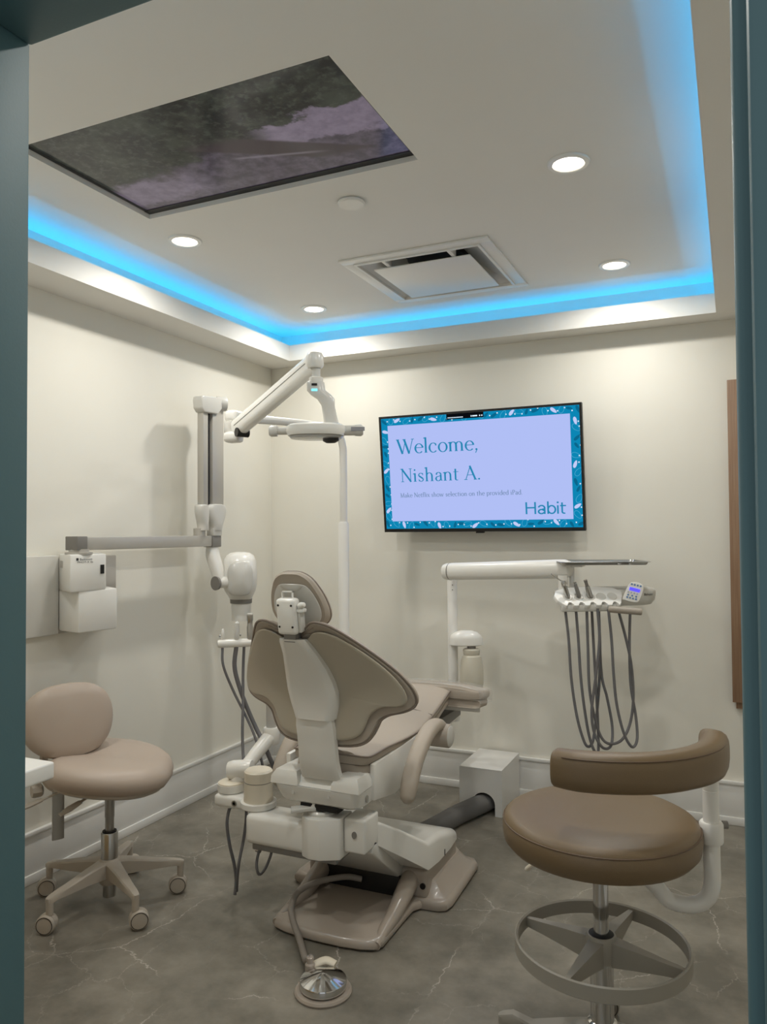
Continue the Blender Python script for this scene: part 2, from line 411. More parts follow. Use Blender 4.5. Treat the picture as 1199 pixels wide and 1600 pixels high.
# ceiling screen, sunk into the tray ceiling
def park_mat():
    m = bpy.data.materials.new('dusky_park_picture'); m.use_nodes = True; nt = m.node_tree; N = nt.nodes; Lk = nt.links
    b = N['Principled BSDF']; tc = N.new('ShaderNodeTexCoord'); sp = N.new('ShaderNodeSeparateXYZ'); Lk.new(tc.outputs['UV'], sp.inputs[0])
    U, V = sp.outputs[0], sp.outputs[1]
    def mth(op, a, c=0.0):
        n = N.new('ShaderNodeMath'); n.operation = op
        for i, v in enumerate((a, c)):
            if isinstance(v, (int, float)): n.inputs[i].default_value = v
            else: Lk.new(v, n.inputs[i])
        return n.outputs[0]
    def noise(s, d, sc=(1.8, 1, 1)):
        mp = N.new('ShaderNodeMapping'); mp.inputs['Scale'].default_value = sc; Lk.new(tc.outputs['UV'], mp.inputs[0])
        n = N.new('ShaderNodeTexNoise'); n.inputs['Scale'].default_value = s; n.inputs['Detail'].default_value = d; n.inputs['Roughness'].default_value = .65
        Lk.new(mp.outputs[0], n.inputs['Vector']); return n.outputs['Fac']
    def sm(v, a, c):
        n = N.new('ShaderNodeMapRange'); n.interpolation_type = 'SMOOTHSTEP'; n.inputs['From Min'].default_value = a; n.inputs['From Max'].default_value = c
        Lk.new(v, n.inputs['Value']); return n.outputs[0]
    def mix(f, a, c):
        n = N.new('ShaderNodeMix'); n.data_type = 'RGBA'
        Lk.new(f, n.inputs['Factor'])
        for k, v in (('A', a), ('B', c)):
            if isinstance(v, str): n.inputs[k].default_value = lin(v)
            else: Lk.new(v, n.inputs[k])
        return n.outputs['Result']
    n1 = noise(5, 8); n2 = noise(14, 7); n3 = noise(22, 8)
    trees = mix(sm(n1, .40, .66), '#0f1112', '#33382f'); trees = mix(mth('MULTIPLY', sm(n3, .48, .66), .55), trees, '#4c5147')
    # V is 1 at the picture's top; ground edge rises to the right
    edge = mth('ADD', V, mth('MULTIPLY', mth('SUBTRACT', n1, .5), .35))
    ground = mix(sm(n2, .35, .7), '#3c353f', '#5d5460')
    pale = mix(sm(n2, .3, .7), '#6f6474', '#837788')
    lo = sm(mth('ADD', edge, mth('MULTIPLY', U, -.25)), .38, .30)
    c = mix(lo, trees, ground)
    pr = mth('MULTIPLY', sm(U, .60, .70), mth('MULTIPLY', sm(edge, .33, .37), sm(mth('SUBTRACT', edge, mth('MULTIPLY', U, .22)), .44, .40)))
    c = mix(pr, c, pale)
    pl = mth('MULTIPLY', sm(U, .36, .26), mth('MULTIPLY', sm(edge, .05, .12), sm(edge, .38, .30)))
    c = mix(mth('MULTIPLY', pl, .75), c, pale)
    # big leaning trunk in the middle
    d = mth('ADD', mth('SUBTRACT', U, .62), mth('MULTIPLY', mth('SUBTRACT', V, .4), .9))
    tr = mth('MULTIPLY', sm(mth('ABSOLUTE', d), .10, .07), mth('MULTIPLY', sm(V, .12, .2), sm(V, .62, .5)))
    c = mix(tr, c, '#3a3034')
    st = mth('MULTIPLY', sm(mth('ABSOLUTE', mth('ADD', mth('SUBTRACT', V, .34), mth('MULTIPLY', mth('SUBTRACT', U, .55), .5))), .02, .0), mth('MULTIPLY', sm(U, .48, .52), sm(U, .8, .7)))
    c = mix(mth('MULTIPLY', st, .45), c, '#8f8790')
    Lk.new(c, b.inputs['Emission Color']); b.inputs['Emission Strength'].default_value = .66
    b.inputs['Specular IOR Level'].default_value = .25
    b.inputs['Base Color'].default_value = (.01, .01, .012, 1); b.inputs['Roughness'].default_value = .12
    return m
t = thing('ceiling_screen', 'dark television sunk into the ceiling showing a dusky park picture', 'television', (-1.46, 1.99, ZC+.012))
g = .002
bm = B(); sqring(bm, TVX0+g, TVX1-g, TVY0+g, TVY1-g, .014, ZC+.017, ZC+.04); box(bm, TVX0+g, TVX1-g, TVY1-.032, TVY1-g, ZC+.0165, ZC+.04); obj('bezel', bm, BLACK, t)
bm = B(); box(bm, TVX0+.014, TVX1-.014, TVY0+.014, TVY1-.014, ZC+.036, ZC+.06); obj('case', bm, BLACK, t)
bm = B()
q = [(TVX0+.014, TVY0+.014), (TVX1-.014, TVY0+.014), (TVX1-.014, TVY1-.014), (TVX0+.014, TVY1-.014)]
f = bm.faces.new([bm.verts.new((p[0], p[1], ZC+.019)) for p in q]); uv = bm.loops.layers.uv.new('UVMap')
f.normal_update()
for l, c in zip(f.loops, ((0, 1), (1, 1), (1, 0), (0, 0))): l[uv].uv = c
ge = bmesh.ops.extrude_face_region(bm, geom=[f]); bmesh.ops.translate(bm, verts=[v for v in ge['geom'] if isinstance(v, bmesh.types.BMVert)], vec=(0, 0, .016))
obj('screen', bm, park_mat(), t)

# ================================================================== wall television
TW, TH, TT = 1.104, .64, R(6.5)
TVO = Vector((-1.780, 3.940, 1.400))
def tvp(u, v, h=0):   # u to the right, v up the leaning screen, h out of the screen
    return TVO + Vector((u, -math.sin(TT)*v-math.cos(TT)*h, math.cos(TT)*v-math.sin(TT)*h))
tv = thing('wall_television', 'television tilted forward on the back wall showing a welcome message', 'television', tvp(TW/2, 0))
def flat(bm, pts, h, back=None):
    bm.faces.new([bm.verts.new(tvp(u, v, h)) for u, v in pts])
bm = B(); prism(bm, [(0, 0), (TW, 0), (TW, TH), (0, TH)], tvp, -.028, 0, .004); obj('case', bm, BLACK, tv)
bm = B()
for a in ((0, .012, 0, TH), (TW-.012, TW, 0, TH), (.012, TW-.012, 0, .018), (.012, TW-.012, TH-.012, TH)):
    prism(bm, [(a[0], a[2]), (a[1], a[2]), (a[1], a[3]), (a[0], a[3])], tvp, 0, .004)
obj('bezel', bm, BLACK, tv)
bm = B(); prism(bm, [(TW/2-.022, -.008), (TW/2+.022, -.008), (TW/2+.018, .006), (TW/2-.018, .006)], tvp, -.02, .004); obj('sensor_bar', bm, BLACK, tv)
bm = B(); box(bm, -1.40, -1.06, 3.975, YB, 1.55, 1.85, .004)
c_ = (tvp(TW/2, TH/2, -.02)); box(bm, -1.32, -1.14, c_.y, 3.99, 1.60, 1.80); obj('wall_bracket', bm, BLACK, tv)
S_B, S_P, S_T, S_S = emit('screen_blue_border', '#0c86b4'), emit('screen_lavender_panel', '#b1bff5'), emit('screen_teal_lettering', '#2487b3'), emit('screen_grey_lettering', '#7890b6')
S_LV, S_DK, S_LN, S_K, S_W = emit('screen_pale_leaf', '#c3cdf6'), emit('screen_dark_leaf', '#0a668c'), emit('screen_leaf_outline', '#62bfe6'), emit('screen_black_bar', '#0a0c10'), emit('screen_white_dot', '#dff0ff')
bm = B(); flat(bm, [(.012, .018), (TW-.012, .018), (TW-.012, TH-.012), (.012, TH-.012)], .0008); screen = obj('screen', bm, S_B, tv)
PX0, PX1, PV0, PV1 = .050, 1.045, .060, .588
bm = B(); flat(bm, [(PX0, PV0), (PX1, PV0), (PX1, PV1), (PX0, PV1)], .0020); obj('message_panel', bm, S_P, screen)
# leaf pattern round the border, repeated as the printed pattern does
bl, bd, bo, bw = B(), B(), B(), B()
def ell(bm, cu, cv, a, b, ang, h, ring=0):
    pts = []
    for k in range(16):
        t_ = 2*math.pi*k/16; x_, y_ = a*math.cos(t_), b*math.sin(t_)*(1-.25*math.cos(t_))
        pts.append((x_, y_))
    rt = lambda x_, y_: (min(max(cu+x_*math.cos(ang)-y_*math.sin(ang), .0125), TW-.0125), min(max(cv+x_*math.sin(ang)+y_*math.cos(ang), .0185), TH-.0125))
    if ring:
        o_ = [rt(*p) for p in pts]; i_ = [rt(p[0]*(1-ring/a), p[1]*(1-ring/b)) for p in pts]
        for k in range(16):
            j = (k+1) % 16; flat(bm, [o_[k], o_[j], i_[j], i_[k]], h)
    else: flat(bm, [rt(*p) for p in pts], h)
rb = random.Random(3)
spots = []
for i in range(26): spots.append((.03+i*.0422, TH-.030)); spots.append((.03+i*.0422, .040))
for i in range(12): spots.append((.030, .08+i*.043)); spots.append((TW-.034, .08+i*.043))
for i, (u, v) in enumerate(spots):
    k = i // 2 % 5; a = rb.uniform(-1.4, 1.4); u += rb.uniform(-.008, .008); v += rb.uniform(-.008, .008)
    if k == 0: ell(bd, u, v, .021, .008, a, .0011)
    elif k in (1, 3): ell(bo, u, v, .024, .013, a, .0013, .0013)
    elif k == 2: ell(bl, u, v, .020, .0085, a, .0014)
    else: ell(bd, u, v, .017, .007, a, .0011)
    ell(bw, u+rb.uniform(.014, .022), v+rb.uniform(-.014, .014), .0036, .0036, 0, .0012)
for b_, n_, m2 in ((bl, 'pale_leaves', S_LV), (bd, 'dark_leaves', S_DK), (bo, 'leaf_outlines', S_LN), (bw, 'dots', S_W)):
    o = obj(n_, b_, m2, screen); o['kind'] = 'stuff'
bm = B(); flat(bm, [(.395, TH-.040), (.60, TH-.040), (.60, TH-.012), (.395, TH-.012)], .0022); bar = obj('status_bar', bm, S_K, screen)
bm = B()
for i in range(14): flat(bm, [(.402+i*.0062, TH-.034), (.4066+i*.0062, TH-.034), (.4066+i*.0062, TH-.029), (.402+i*.0062, TH-.029)], .0026)
for u0, u1 in ((.53, .536), (.539, .566), (.576, .582), (.588, .594)): flat(bm, [(u0, TH-.033), (u1, TH-.033), (u1, TH-.026), (u0, TH-.026)], .0026)
obj('status_marks', bm, S_W, screen)['kind'] = 'stuff'

# ---- serif lettering drawn with a broad pen: thick down-strokes, hairline cross-strokes
class Pen:
    def __init__(s, thick, thin): s.q = []; s.K, s.k = thick, thin
    def line(s, x0, y0, x1, y1, w):
        d = Vector((x1-x0, y1-y0)); n = Vector((-d.y, d.x)).normalized()*w/2
        s.q.append([(x0+n.x, y0+n.y), (x1+n.x, y1+n.y), (x1-n.x, y1-n.y), (x0-n.x, y0-n.y)])
    def stem(s, x, y0, y1, bot=True, top='flag', w=None):
        w = w or s.K; s.q.append([(x-w/2, y0), (x+w/2, y0), (x+w/2, y1), (x-w/2, y1)])
        if bot: s.bar(x, y0)
        if top == 'flag': s.q.append([(x-w/2, y1), (x-w/2-.085, y1-.045), (x-w/2-.085, y1-.075), (x-w/2, y1-.09)])
        if top == 'bar': s.bar(x, y1-s.k)
    def bar(s, x, y, h=.105): s.q.append([(x-h, y), (x+h, y), (x+h*.8, y+s.k), (x-h*.8, y+s.k)])
    def arc(s, cx, cy, rx, ry, a0, a1, n=20, kmax=None, kmin=None):
        K, k = kmax or s.K, kmin or s.k; o, i = [], []
        for j in range(n+1):
            a = R(a0+(a1-a0)*j/n); c_, s_ = math.cos(a), math.sin(a); w = k+(K-k)*abs(c_)**1.3
            o.append((cx+(rx+w/2)*c_, cy+(ry+min(w, k*1.6)/2)*s_)); i.append((cx+(rx-w/2)*c_, cy+(ry-min(w, k*1.6)/2)*s_))
        for j in range(n): s.q.append([o[j], o[j+1], i[j+1], i[j]])
    def dot(s, x, y, r=.06): s.q.append([(x+r*math.cos(t*math.pi/5), y+r*math.sin(t*math.pi/5)) for t in range(10)])
def glyph(p, ch):
    K, k, X = p.K, p.k, .64   # x-height .64, capitals 1.0
    if ch == 'l': p.stem(.14, 0, 1.06); return .29
    if ch == 'i': p.stem(.14, 0, X); p.dot(.13, .88, .065); return .29
    if ch == 'o': p.arc(.31, X/2, .25, X/2, 0, 360, 36); return .62
    if ch in 'ec':
        p.arc(.30, X/2, .24, X/2, 40 if ch == 'c' else 8, 318, 30)
        if ch == 'e': p.line(.09, .37, .56, .37, k)
        else: p.dot(.47, .50, .05)
        return .57
    if ch in 'nmhr':
        p.stem(.14, 0, 1.06 if ch == 'h' else X); x = .14
        if ch == 'r': p.arc(.30, X-.17, .15, .15, 150, 50); p.dot(.42, X-.06, .05); return .45
        for _ in range(2 if ch == 'm' else 1):
            p.arc(x+.18, X-.19, .17, .18, 165, 0, 16); p.stem(x+.36, 0, X-.19, True, None); x += .36
        return x+.15
    if ch == 't': p.stem(.16, .1, .85, False, None); p.arc(.25, .11, .09, .10, 180, 310, 10); p.line(.02, X-.01, .36, X-.01, k); return .39
    if ch == 'f': p.stem(.15, 0, .9, True, None); p.arc(.26, .9, .11, .14, 180, 50, 10); p.dot(.36, .98, .045); p.line(.02, X-.01, .33, X-.01, k); return .36
    if ch == 's':
        p.arc(.22, X*.74, .14, X*.25, 30, 200, 14, K*.7); p.line(.10, X*.66, .36, X*.34, K*1.0); p.arc(.24, X*.26, .14, X*.25, 20, -155, 14, K*.7)
        p.line(.36, X*.72, .36, X*.98, k); p.line(.09, X*.28, .09, .02, k); return .46
    if ch == 'a':
        p.stem(.42, .04, X-.17, False, None); p.arc(.27, X-.16, .15, .155, 0, 160, 12); p.dot(.13, X-.14, .05)
        p.arc(.24, .17, .15, .165, 70, 330, 20); p.line(.26, .335, .42, .40, k*1.2); p.line(.42, .06, .52, .03, k*1.3); return .54
    if ch in 'pd':
        p.arc(.34, X/2, .22, X/2, 0, 360, 30) if ch == 'p' else p.arc(.30, X/2, .22, X/2, 0, 360, 30)
        p.stem(.14 if ch == 'p' else .50, -.3 if ch == 'p' else 0, X if ch == 'p' else 1.06, ch == 'p'); return .62
    if ch == 'k':
        p.stem(.14, 0, 1.06); p.line(.16, .28, .46, X-.02, k*1.2); p.line(.25, .36, .52, 0, K); p.bar(.46, X-.04, .08); p.bar(.52, 0, .08); return .60
    if ch in 'vw':
        x = 0
        for _ in range(1 if ch == 'v' else 2):
            p.line(x+.08, X, x+.28, 0, K); p.line(x+.28, 0, x+.46, X, k); x += .36
        p.bar(.08, X-.03, .09); p.bar(x+.10, X-.03, .09); return x+.2
    if ch == 'x': p.line(.08, X, .46, 0, K); p.line(.44, X, .08, 0, k); [p.bar(a, b, .08) for a, b in ((.08, 0), (.46, 0), (.09, X-.03), (.44, X-.03))]; return .54
    if ch == 'W':
        for x in (0, .44): p.line(x+.06, 1, x+.36, -.01, K*1.08); p.line(x+.36, -.01, x+.62 if x else .56, 1 if x else .82, k*1.1)
        p.bar(.07, .97, .12); p.bar(.50, .97, .12); p.bar(1.06, .97, .11); return 1.13
    if ch == 'N': p.line(.15, 1, .15, 0, k*1.2); p.line(.12, 1, .74, 0, K*1.1); p.line(.72, 1, .72, 0, k*1.2); p.bar(.12, .97, .12); p.bar(.15, 0, .12); p.bar(.72, .97, .12); return .86
    if ch == 'A': p.line(.08, 0, .40, 1.0, k*1.2); p.line(.37, 1.03, .72, 0, K*1.1); p.line(.20, .36, .60, .36, k); p.bar(.08, 0, .12); p.bar(.72, 0, .13); return .82
    if ch == 'M': p.line(.14, 0, .18, 1, k*1.2); p.line(.16, 1, .46, 0, K); p.line(.46, 0, .78, 1, k); p.line(.78, 1, .82, 0, K); p.bar(.14, 0); p.bar(.82, 0); p.bar(.14, .97, .08); p.bar(.82, .97, .08); return .96
    if ch == 'P': p.stem(.16, 0, 1, True, 'bar'); p.arc(.30, .74, .25, .25, -90, 90, 16); p.line(.16, .985, .32, .985, k); p.line(.16, .49, .32, .49, k); return .62
    if ch == '.': p.dot(.10, .05, .065); return .22
    if ch == ',': p.dot(.11, .06, .068); p.line(.16, .06, .05, -.18, .05); return .24
    return .30
def serif(name, text, u0, v0, cap, width, m2, thick=.122, thin=.045, h=.003, tilt=0):
    x = 0; qs = []; wi = 0
    for ch in text:
        wi += ch == ' '
        p = Pen(thick, thin); ad = glyph(p, ch) if ch != ' ' else .30
        qs += [(wi, [(a+x, b) for a, b in q]) for q in p.q]; x += ad + .03
    sx = width/x; k = 0
    for i, word in enumerate(text.split(' ')):
        bm = B()
        for w_, q in qs:
            if w_ == i: flat(bm, [(u0+a*sx, v0+b*cap) for a, b in q], h)
        obj(name, bm, m2, screen)
serif('welcome_word', 'Welcome,', .100, .431, .078, .468, S_T)
serif('name_word', 'Nishant A.', .112, .276, .072, .462, S_T, .112)
serif('hint_word', 'Make Netflix show selection on the provided iPad.', .106, .191, .024, .685, S_S, .15, .08)
def sans(name, text, fn, size, m2, parent, align='LEFT', shear=0, origin=None):
    """built-in sans letters turned into a mesh and laid on a surface through fn(u,v)"""
    cu = bpy.data.curves.new('lettering', 'FONT'); cu.body = text; cu.size = 1; cu.shear = shear; cu.resolution_u = 4
    o = bpy.data.objects.new('lettering', cu); COL.objects.link(o)
    dg = bpy.context.evaluated_depsgraph_get(); me = o.evaluated_get(dg).to_mesh()
    bm = B(); bm.from_mesh(me); o.evaluated_get(dg).to_mesh_clear(); bpy.data.objects.remove(o)
    xs_ = [v.co.x for v in bm.verts]; x0, x1 = min(xs_), max(xs_)
    for v in bm.verts: v.co = fn((v.co.x-x0)/(x1-x0), v.co.y*size)
    return obj(name, bm, m2, parent)
bm = B(); p = Pen(.125, .125); p.k = .105; x_ = 0     # plain grotesque letters of the clinic sign
def thick_arc(cx, cy, rx, ry, a0, a1): p.arc(cx, cy, rx, ry, a0, a1, 24, .125, .11)
p.line(.06, 0, .06, 1, .125); p.line(.70, 0, .70, 1, .125); p.line(.06, .53, .70, .53, .115)
ox = .92; p.line(ox+.46, 0, ox+.46, .5, .12); thick_arc(ox+.24, .49, .22, .21, 0, 165); thick_arc(ox+.22, .20, .20, .17, 20, 340); p.line(ox+.28, .40, ox+.46, .42, .10)
ox = 1.62; p.line(ox, 0, ox, 1.03, .12); thick_arc(ox+.26, .355, .26, .32, 0, 360)
ox = 2.32; p.line(ox, 0, ox, .70, .12); p.dot(ox, .93, .08)
ox = 2.56; p.line(ox+.06, .16, ox+.06, .92, .12); p.arc(ox+.20, .16, .14, .12, 180, 300, 12, .12, .11); p.line(ox-.08, .66, ox+.34, .66, .105)
for q in p.q: flat(bm, [(.803+a*.0715, .088+b*.062) for a, b in q], .003)
obj('clinic_name', bm, S_T, screen)

# ================================================================== x-ray unit on the left wall
xr = thing('xray_unit', 'white wall-mounted x-ray machine with folded grey arm and hanging head', 'x-ray machine', (XL, 2.45, 1.0))
ink = mat('dark_print', '#2b2a2a', .5)
bm = B(); box(bm, XL, -2.565, 2.05, 2.376, .985, 1.312, .006); obj('wall_plate', bm, GREY_W, xr)
bm = B(); box(bm, XL, -2.572, 2.378, 2.712, .985, 1.306, .008); obj('back_plate', bm, ALU, xr)
bm = B()
sec = [(-2.572, 2.374), (-2.42, 2.300), (-2.42, 2.470), (-2.572, 2.66)]
def hull(bm, poly, z0, z1, bev): prism(bm, poly, XYZ, z0, z1, bev)
hull(bm, [(-2.572, 2.378), (-2.425, 2.300), (-2.405, 2.475), (-2.572, 2.62)], 1.165, 1.318, .008)
hull(bm, [(-2.572, 2.378), (-2.425, 2.345), (-2.395, 2.53), (-2.572, 2.64)], .998, 1.170, .008)
body = obj('control_box', bm, WHITE, xr)
pA, pB = Vector((-2.4246, 2.300, 0)), Vector((-2.4046, 2.475, 0)); dA = (pB-pA)
bx = lambda a, b: pA+dA*a+Vector((.0012, -.0002, b))
bm = B(); q = [bx(.83, 1.235), bx(.93, 1.235), bx(.93, 1.272), bx(.83, 1.272)]; loft(bm, [q, [p+Vector((.002, 0, 0)) for p in q]]); obj('power_switch', bm, BLACK, body)
sans('maker_print', 'Belmont', lambda a, b: bx(.26+.34*a, 1.293+b), .013, ink, body)
sans('model_print', 'PHOT-X IIs', lambda a, b: bx(.20+.42*a, 1.282+b), .011, ink, body)
bm = B(); q = [bx(.16, 1.293), bx(.22, 1.293), bx(.22, 1.303), bx(.16, 1.303)]; loft(bm, [q, [p+Vector((.0006, 0, 0)) for p in q]]); obj('maker_mark', bm, ink, body)
bm = B(); q = [(-2.545, 2.3633, 1.262), (-2.515, 2.3474, 1.262), (-2.515, 2.3474, 1.29), (-2.545, 2.3633, 1.29)]
q = [Vector(p)+Vector((.0, -.0015, 0)) for p in q]; loft(bm, [q, [p+Vector((0, .002, 0)) for p in q]]); obj('rating_label', bm, ALU, body)
bm = B(); lathe(bm, [(0, 1.316), (.055, 1.316), (.055, 1.325), (.04, 1.327), (.04, 1.338), (0, 1.338)], (-2.465, 2.385, 0)); obj('pivot_collar', bm, ALU, xr)
bm = B(); box(bm, -2.50, -2.432, 2.345, 2.40, 1.334, 1.391, .003); obj('arm_bracket', bm, DGREY, xr)
bm = B(); box(bm, -2.492, -2.440, 2.40, 3.245, 1.333, 1.388, .004); obj('horizontal_arm', bm, ALU, xr)
bm = B(); box(bm, -2.497, -2.435, 3.245, 3.318, 1.329, 1.388, .004); obj('end_cap', bm, DGREY, xr)
# folded scissor arm: two profiles side by side, capped on top
bm = B()
box(bm, -2.468, -2.428, 3.160, 3.198, 1.50, 2.05, .004); obj('scissor_arm', bm, ALU, xr)
bm = B(); box(bm, -2.468, -2.428, 3.236, 3.330, 1.50, 2.06, .005); obj('scissor_arm', bm, ALU, xr)
bm = B(); box(bm, -2.466, -2.445, 3.1975, 3.2365, 1.50, 2.04); obj('slot_lining', bm, DGREY, xr)
bm = B(); box(bm, -2.446, -2.4425, 3.216, 3.228, 1.52, 2.03); obj('cable_slot', bm, BLACKR, xr)
bm = B(); lathe(bm, [(0, -.002), (.036, -.002), (.038, .01), (.038, .045), (.036, .05), (0, .05)], (-2.455, 3.305, 2.078), (.6, .8, 0)); obj('pivot_knob', bm, GREY_W, xr)
bm = B(); prism(bm, [(3.130, 2.07), (3.135, 2.03), (3.155, 2.010), (3.265, 2.014), (3.30, 2.045), (3.305, 2.10), (3.285, 2.104), (3.15, 2.094), (3.133, 2.087)], lambda u, v, h: (h, u, v), -2.474, -2.416, .006, 3); obj('top_cap', bm, GREY_W, xr)
def lobe(name, y0, y1, yc0, yc1, zt, zb, xo):
    bm = B(); loops = []
    for f, w in ((0, .55), (.03, .78), (.09, .93), (.2, 1), (.34, .99), (.5, .87), (.66, .68), (.82, .50), (1, .42)):
        z = zt+(zb-zt)*f; c = (y0+y1)/2*(1-f)+(yc0+yc1)/2*f; a = ((y1-y0)/2 if f < .3 else (y1-y0)/2*w)
        a = (y1-y0)/2*w if f < .95 else (yc1-yc0)/2
        loops.append(sell((xo, c, z), (0, 1, 0), (1, 0, 0), a, .032*(.75 if f == 0 else 1)*(.8 if f > .85 else 1), 24, 2.5))
    loft(bm, loops); return obj(name, bm, GREY_W, xr)
lobe('elbow_cover', 3.132, 3.202, 3.155, 3.208, 1.545, 1.415, -2.447)
lobe('elbow_cover', 3.202, 3.357, 3.246, 3.322, 1.550, 1.415, -2.447)
bm = B(); lathe(bm, [(0, 1.385), (.030, 1.385), (.030, 1.425), (0, 1.425)], (-2.466, 3.176, 0)); obj('spigot', bm, ALU, xr)
bm = B(); box(bm, -2.478, -2.430, 3.246, 3.320, 1.386, 1.43, .006); obj('drop_post', bm, GREY_W, xr)
# yoke carrying the tube head
bm = B(); tube(bm, [(-2.466, 3.283, 1.332), (-2.462, 3.281, 1.285), (-2.445, 3.288, 1.225), (-2.43, 3.298, 1.165), (-2.428, 3.300, 1.128)], [.9, 1.0, 1.0, .98, .9], 20, 6, flat=(.028, .040, (1, 0, 0), 3)); obj('yoke', bm, WHITE, xr)
bm = B(); lathe(bm, [(0, -.004), (.034, -.004), (.036, .01), (0, .01)], (-2.425, 3.262, 1.143), (-.25, -.97, 0)); obj('yoke_cap', bm, DGREY, xr)
hc = Vector((-2.385, 3.413, 1.17)); hu = Vector((-.55, .83, 0)).normalized(); hn = Vector((.58, -.81, 0)).normalized(); hu = Vector((.81, .58, 0)).normalized()
bm = B(); lathe(bm, [(0, -.02), (.030, -.02), (.030, .05), (.026, .10), (0, .10)], (-2.425, 3.29, 1.146), (.75, .62, .05)); obj('head_pivot', bm, WHITE, xr)
hd = []
for z, a, b, off in ((.130, .020, .02, 0), (.126, .050, .050, 0), (.112, .072, .078, -.002), (.080, .086, .098, -.004), (.02, .092, .108, -.006), (-.04, .090, .104, -.004), (-.075, .080, .094, 0), (-.10, .066, .076, .004), (-.118, .056, .058, .006)):
    hd.append(sell(hc+Vector((0, off, z)), hu, hn, a, b, 32, 2.5))
bm = B(); loft(bm, hd); head = obj('tube_head', bm, WHITE, xr)
bm = B(); star(bm, closed_spline([(-.062, -.075), (-.072, 0), (-.066, .06), (-.03, .090), (.03, .090), (.062, .06), (.068, 0), (.055, -.075), (0, -.09)], 4), (0, 0),
     [('bot', .03), (.004, .05), (0, .078), (.004, .086), (.012, .090), ('top', .108)], lambda u, v, h: hc+hu*u*.92+hn*(h+.017)+Vector((0, 0, v-.005))); obj('head_panel', bm, GREY_W, head)
bm = B(); lathe(bm, [(0, -.116), (.058, -.116), (.057, -.14), (0, -.14)], hc+Vector((0, .008, 0))); obj('cone_ring', bm, DGREY, head)
bm = B(); lathe(bm, [(.048, -.14), (.053, -.141), (.050, -.232), (.045, -.232), (.043, -.15)], hc+Vector((0, .010, 0))); obj('cone', bm, WHITE, head)
# ================================================================== operating light
ol = thing('operating_light', 'white dental operating light on a tall post over the chair', 'lamp', (-1.80, 3.47, 0))
bm = B(); lathe(bm, [(0, .0), (.09, 0), (.09, .015), (.05, .03), (.027, .05), (.027, 1.44), (.022, 1.452), (0, 1.452)], (-1.80, 3.475, 0)); obj('lower_post', bm, WHITE_M, ol)
j_ = Vector((-2.03, 2.86, 1.885))
bm = B(); tube(bm, [(-1.80, 3.475, 1.44), (-1.80, 3.475, 1.60), (-1.80, 3.475, 1.78), (-1.801, 3.468, 1.845), (-1.812, 3.445, 1.895), (-1.835, 3.385, 1.922), (-1.88, 3.265, 1.928), (-1.94, 3.10, 1.925), (-2.0, 2.935, 1.920)], [.019, .019, .019, .019, .019, .019, .018, .019, .021], 16, 8); obj('bent_post', bm, WHITE_M, ol)
bm = B(); box(bm, -2.068, -2.005, 2.83, 2.97, 1.893, 1.950, .02, 4); obj('elbow_housing', bm, WHITE, ol)
bm = B(); lathe(bm, [(0, 1.845), (.03, 1.845), (.034, 1.852), (.034, 1.895), (0, 1.895)], (-2.04, 2.856, 0)); obj('swivel', bm, WHITE, ol)
f0, f1 = Vector((-2.000, 2.835, 1.858)), Vector((-1.402, 2.478, 2.027))
bm = B(); tube(bm, [f0, f0+(f1-f0)*.5, f1], [1, .95, .9], 20, 4, flat=(.043, .024, (0, 0, 1), 3.2)); arm = obj('spring_arm', bm, WHITE, ol)
bm = B()
sd = (f1-f0).normalized(); lat = sd.cross(Vector((0, 0, 1))).normalized(); upv = lat.cross(sd)
for s_ in (1, -1):
    p0, p1 = f0+sd*.03+lat*.0236*s_+upv*.008, f1-sd*.03+lat*.0214*s_+upv*.008
    q = [p0, p1, p1-upv*.0022, p0-upv*.0022]; loft(bm, [q, [p+lat*.0014*s_ for p in q]])
obj('arm_seam', bm, DGREY, arm)
bm = B(); box(bm, -2.05, -1.975, 2.80, 2.865, 1.80, 1.848, .016, 3); obj('lower_knuckle', bm, WHITE, ol)
bm = B(); lathe(bm, [(0, -.028), (.02, -.028), (.02, .028), (0, .028)], f0+sd*.055-upv*.034, lat); obj('tension_screw', bm, BLACK, ol)
bm = B(); lathe(bm, [(0, -.022), (.026, -.022), (.033, -.012), (.033, .022), (.026, .034), (0, .038)], f1+Vector((.004, -.002, 0)), n=24); obj('top_knuckle', bm, WHITE, ol)
bm = B(); lathe(bm, [(0, -.07), (.016, -.07), (.016, -.015), (0, -.015)], f1+Vector((.008, 0, 0))); obj('drop_pin', bm, GREY_W, ol)
lathe_o = f1+Vector((.008, 0, 0))
bm = B(); lathe(bm, [(0, -.080), (.024, -.080), (.026, -.076), (.026, -.058), (.022, -.055), (0, -.055)], lathe_o); obj('collar', bm, WHITE, ol)
# yoke leading down to the lamp head
lw = Vector((.91, .41, 0)); ld = Vector((-.41, .91, 0))
y0 = lathe_o+Vector((0, 0, -.076))
yd = [(y0+lw*a+Vector((0, 0, c)), w_, t_) for a, c, w_, t_ in ((-.002, .008, .70, .8), (-.002, .0, .95, 1), (.000, -.028, 1.0, 1), (.018, -.045, 1.08, 1), (.036, -.060, .95, 1), (.044, -.085, .72, 1), (.050, -.120, .74, 1), (.056, -.150, .80, 1))]
bm = B()
loft(bm, [sell(p, lw, ld, .034*a, .024*b, 24, 3.2) for p, a, b in yd]); yk = obj('yoke', bm, GREY_W, ol)
pk = y0+Vector((-.004, -.002, -.022))-ld*.0245
def chip(name, cz, w, h, m2, par):
    bm = B(); q = [pk+lw*a+Vector((0, 0, cz+b)) for a, b in ((-w, -h), (w, -h), (w, h), (-w, h))]; loft(bm, [q, [p-ld*.0015 for p in q]]); obj(name, bm, m2, par)
